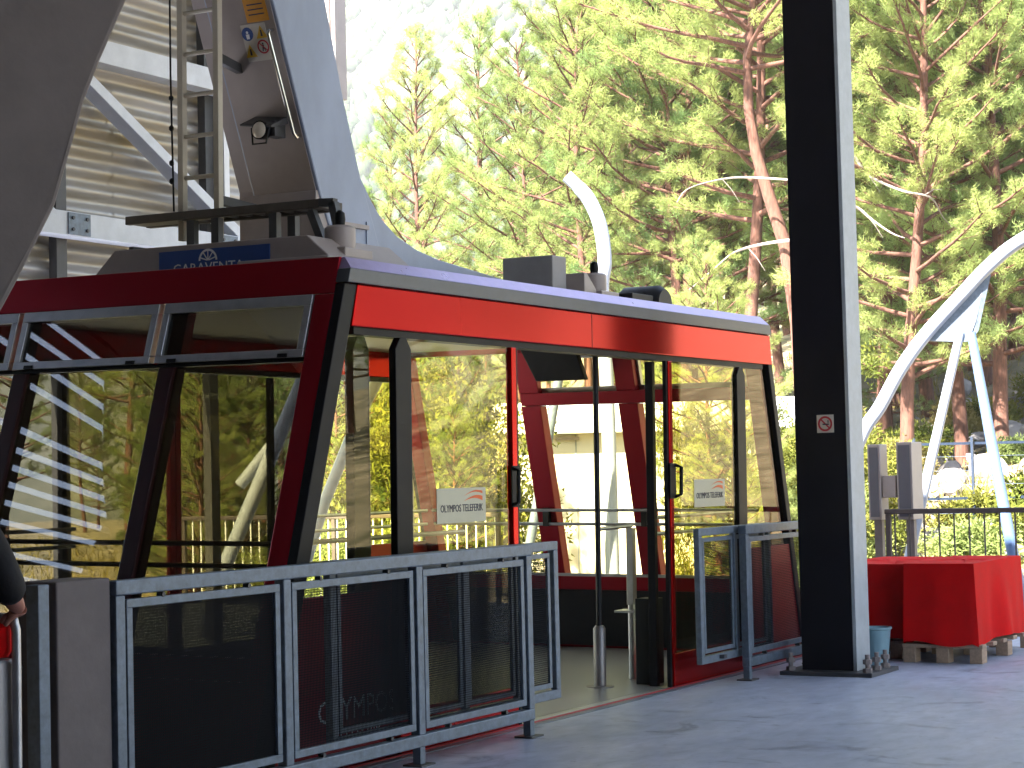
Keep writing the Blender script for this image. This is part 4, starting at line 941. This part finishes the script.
for k in range(400):
    if cnt >= 130: break
    d = 44+78*rnd.random()**.8; px = rnd.uniform(-330, 1400) if k % 3 else rnd.uniform(560, 1080)
    thin = .55 if 290 < px < 425 else 1.0
    s0 = (px-512)/2000*d
    if 500 < px < 810 and d < 42: continue
    sc = rnd.uniform(.8, 1.15)*(1.0 if px > 560 else .78)*thin
    plant(PV[rnd.randrange(5)], on_ground(d, s0)-Vector((0, 0, .1)), sc, rnd.uniform(0, 6.28), 'reddish trunked pine in the sunlit hillside forest', 'pines of the sunlit hillside forest'); cnt += 1
# low young pines and leaning growth filling the slope right behind the cabin
for k in range(14):
    d, px = rnd.uniform(44, 60), rnd.uniform(850, 1050); plant(PV[rnd.randrange(5)], on_ground(d, (px-512)/2000*d)-Vector((0, 0, .5)), rnd.uniform(.35, .6), rnd.uniform(0, 6), 'young bushy pine between the trunks on the right slope', 'young pines on the right slope', 'young_pine')
for k in range(14):
    d = rnd.uniform(27, 37); px = rnd.uniform(140, 495) if k < 11 else rnd.uniform(690, 760)
    plant(PV[rnd.randrange(5)], on_ground(d, (px-512)/2000*d)-Vector((0, 0, .6)), rnd.uniform(.26, .42), rnd.uniform(0, 6), 'young bushy pine growing close behind the cabin windows', 'young pines behind the cabin', 'young_pine')
# pines on the open side, mirrored in the red paint
for k in range(14):
    x, y = 18+k*3.4, -16-rnd.uniform(0, 10); plant(PV[rnd.randrange(5)], Vector((x, y, gh(x, y)-.1)), rnd.uniform(.8, 1.1), rnd.uniform(0, 6), 'pine on the open side of the platform', 'pines on the open side')
# pale dead branches
def deadbranch(d, pts, r, label):
    P_ = [Vector((*fp(d+.5*math.sin(i*1.3), (px-512)/2000*d), EYE+(470-py)/2000*d)) for i, (px, py) in enumerate(pts)]
    m = MB(); q = spl(P_, 4); m.tube(q, [r*(1-.75*i/(len(q)-1)) for i in range(len(q))], 6)
    for i in range(6, len(q)-2, 9): m.tube([q[i], q[i]+Vector((.10, -.14, .10 if i % 2 else -.2)), q[i]+Vector((.2, -.26, .1 if i % 2 else -.45))], [r*.35, r*.25, r*.1], 5)
    tag(m.build('dead_branch', DEAD, off=P_[0], smooth=True), label, 'branch')
deadbranch(37, [(845, 130), (868, 158), (880, 178), (905, 198), (932, 206), (950, 222), (965, 232)], .034, 'long pale dead branch reaching right of the column, upper one')
deadbranch(36, [(845, 206), (868, 208), (880, 222), (893, 240), (905, 246)], .032, 'pale hooked dead branch right of the column, lower one')
deadbranch(37.5, [(800, 242), (770, 243), (740, 252), (715, 272), (690, 292)], .034, 'pale dead branch reaching left from the bent pine')
deadbranch(37, [(800, 182), (750, 174), (715, 180), (690, 192), (680, 205)], .022, 'thin pale dead branch left of the bent pine')

# ------------------------------------------------------------------ ticket gate and person at the left edge
go = (4.75, 5.0, 0)
tg = empty('ticket_gate', go, 'grey metal ticket gate with red cap at the left edge', 'ticket gate')
MB().box(4.86, 4.975, 4.735, 4.90, 0, .98).build('gate_body', mat('gate_steel', (.30, .29, .30), .35, metal=.5, var=.1), tg, go, bevel=.012)
MB().box(4.852, 4.859, 4.745, 4.80, .52, .72).build('gate_panel', TRIM, tg, go, bevel=.003)
MB().box(4.852, 4.859, 4.745, 4.80, .76, .84).build('gate_panel', ALU, tg, go, bevel=.003)
m = MB(); m.tube(spl([(4.95, 4.716, .6), (4.95, 4.714, 1.0), (4.95, 4.72, 1.09), (4.95, 4.76, 1.115), (4.95, 5.0, 1.115)], 5), .016, 10); m.build('gate_bar', ALU, tg, go, smooth=True)
m = MB(); m.lathe((4.93, 4.80, .985), [(.05, 0), (.062, .02), (.062, .10), (.03, .125)], 16); m.build('gate_cap', COVER, tg, go, smooth=True)

def skinmesh(name, J, E_, mt, parent, off, root=0, sub=2):
    me = bpy.data.meshes.new(name); me.from_pydata([Vector(j[:3])-Vector(off) for j in J], E_, []); me.materials.append(mt)
    o = bpy.data.objects.new(name, me); COL.objects.link(o)
    if parent: o.parent = parent
    sk = o.modifiers.new('skin', 'SKIN'); sk.use_smooth_shade = True
    if not me.skin_vertices: 
        bm = bmesh.new(); bm.from_mesh(me); bm.verts.layers.skin.verify(); bm.to_mesh(me); bm.free()
    for i, j in enumerate(J):
        sv = me.skin_vertices[0].data[i]; r = j[3]; sv.radius = (r, r) if not hasattr(r, '__len__') else r; sv.use_root = (i == root)
    ss_ = o.modifiers.new('subdivision', 'SUBSURF'); ss_.levels = sub; ss_.render_levels = sub
    return o
po_ = (4.86, 4.98, 0)
pe = empty('person', po_, 'person in a dark jacket at the left edge, hand on the ticket gate', 'person')
bx_, by_ = 4.86, 4.97
# body: pelvis, spine, neck, head; near arm reaches to the gate bar with five fingers
J = [(bx_, by_, .95, .13), (bx_, by_, 1.18, .14), (bx_, by_, 1.36, .13), (bx_, by_, 1.48, .055), (bx_-.01, by_-.02, 1.56, .075), (bx_-.01, by_-.03, 1.66, .07),
     (bx_-.02, by_-.18, 1.41, .055), (bx_-.01, by_-.30, 1.22, .042), (bx_+.08, by_-.285, 1.155, .03), (bx_+.088, by_-.27, 1.135, .026),
     (bx_+.0, by_+.19, 1.41, .055), (bx_-.02, by_+.26, 1.15, .042), (bx_-.05, by_+.22, .9, .03),
     (bx_, by_-.1, .9, .085), (bx_, by_-.11, .5, .058), (bx_, by_-.11, .09, .04), (bx_+.12, by_-.12, .05, .035),
     (bx_, by_+.1, .9, .085), (bx_, by_+.11, .5, .058), (bx_, by_+.11, .09, .04), (bx_+.12, by_+.12, .05, .035)]
E_ = [(0, 1), (1, 2), (2, 3), (3, 4), (4, 5), (2, 6), (6, 7), (7, 8), (8, 9), (2, 10), (10, 11), (11, 12), (0, 13), (13, 14), (14, 15), (15, 16), (0, 17), (17, 18), (18, 19), (19, 20)]
hb = Vector((bx_+.088, by_-.27, 1.135))
for k in range(4):
    b0 = hb+Vector((.012*(k-1.5), .018, -.004)); i0 = len(J)
    ln = (.030, .034, .032, .026)[k]
    J += [(*b0, .010), (*(b0+Vector((0, ln, -.012))), .0085), (*(b0+Vector((0, ln*1.5, -.04))), .008), (*(b0+Vector((0, ln*1.3, -.062))), .007)]
    E_ += [(9, i0), (i0, i0+1), (i0+1, i0+2), (i0+2, i0+3)]
i0 = len(J); J += [(*(hb+Vector((-.03, .01, -.02))), .011), (*(hb+Vector((-.036, .03, -.045))), .009)]; E_ += [(8, i0), (i0, i0+1)]
skinmesh('body', J, E_, SKIN, pe, po_)
J = [(bx_, by_, .86, (.17, .19)), (bx_, by_, 1.15, (.17, .19)), (bx_, by_, 1.36, (.15, .17)), (bx_, by_, 1.46, .075), (bx_-.02, by_-.20, 1.41, .078), (bx_-.015, by_-.315, 1.225, .068), (bx_+.05, by_-.298, 1.175, .05), (bx_+.0, by_+.2, 1.41, .078), (bx_-.02, by_+.28, 1.15, .065), (bx_-.05, by_+.23, .95, .048)]
skinmesh('jacket', J, [(0, 1), (1, 2), (2, 3), (2, 4), (4, 5), (5, 6), (2, 7), (7, 8), (8, 9)], JACKET, pe, po_)
J = [(bx_, by_, .92, (.15, .17)), (bx_, by_-.1, .84, .10), (bx_, by_-.11, .5, .078), (bx_, by_-.11, .1, .062), (bx_, by_+.1, .84, .10), (bx_, by_+.11, .5, .078), (bx_, by_+.11, .1, .062)]
skinmesh('trousers', J, [(0, 1), (1, 2), (2, 3), (0, 4), (4, 5), (5, 6)], TROUS, pe, po_)
J = [(bx_-.03, by_, 1.60, .085), (bx_-.03, by_-.01, 1.69, .09), (bx_-.05, by_+.02, 1.52, .06)]
skinmesh('hair', J, [(0, 1), (0, 2)], HAIR, pe, po_)
m = MB(); m.lathe((bx_-.005, by_-.105, 1.605), [(.004, -.012), (.011, -.006), (.011, .006), (.004, .012)], 8); m.build('eye', INK, pe, po_, smooth=True)

# ------------------------------------------------------------------ haze
hz = MB().box(-60, 1900, -1300, 1900, -45, 420).build('haze', RED)
hz.data.materials.clear(); hm = bpy.data.materials.new('haze'); hm.use_nodes = True; t = hm.node_tree; t.nodes.remove(t.nodes['Principled BSDF'])
pv_ = t.nodes.new('ShaderNodeVolumePrincipled'); pv_.inputs['Color'].default_value = (.93, .96, 1, 1); pv_.inputs['Density'].default_value = .00031; pv_.inputs['Anisotropy'].default_value = .3
t.links.new(pv_.outputs[0], t.nodes['Material Output'].inputs['Volume']); hz.data.materials.append(hm); tag(hz, 'pale sunlit haze over the valley and mountain', 'haze', kind='stuff')
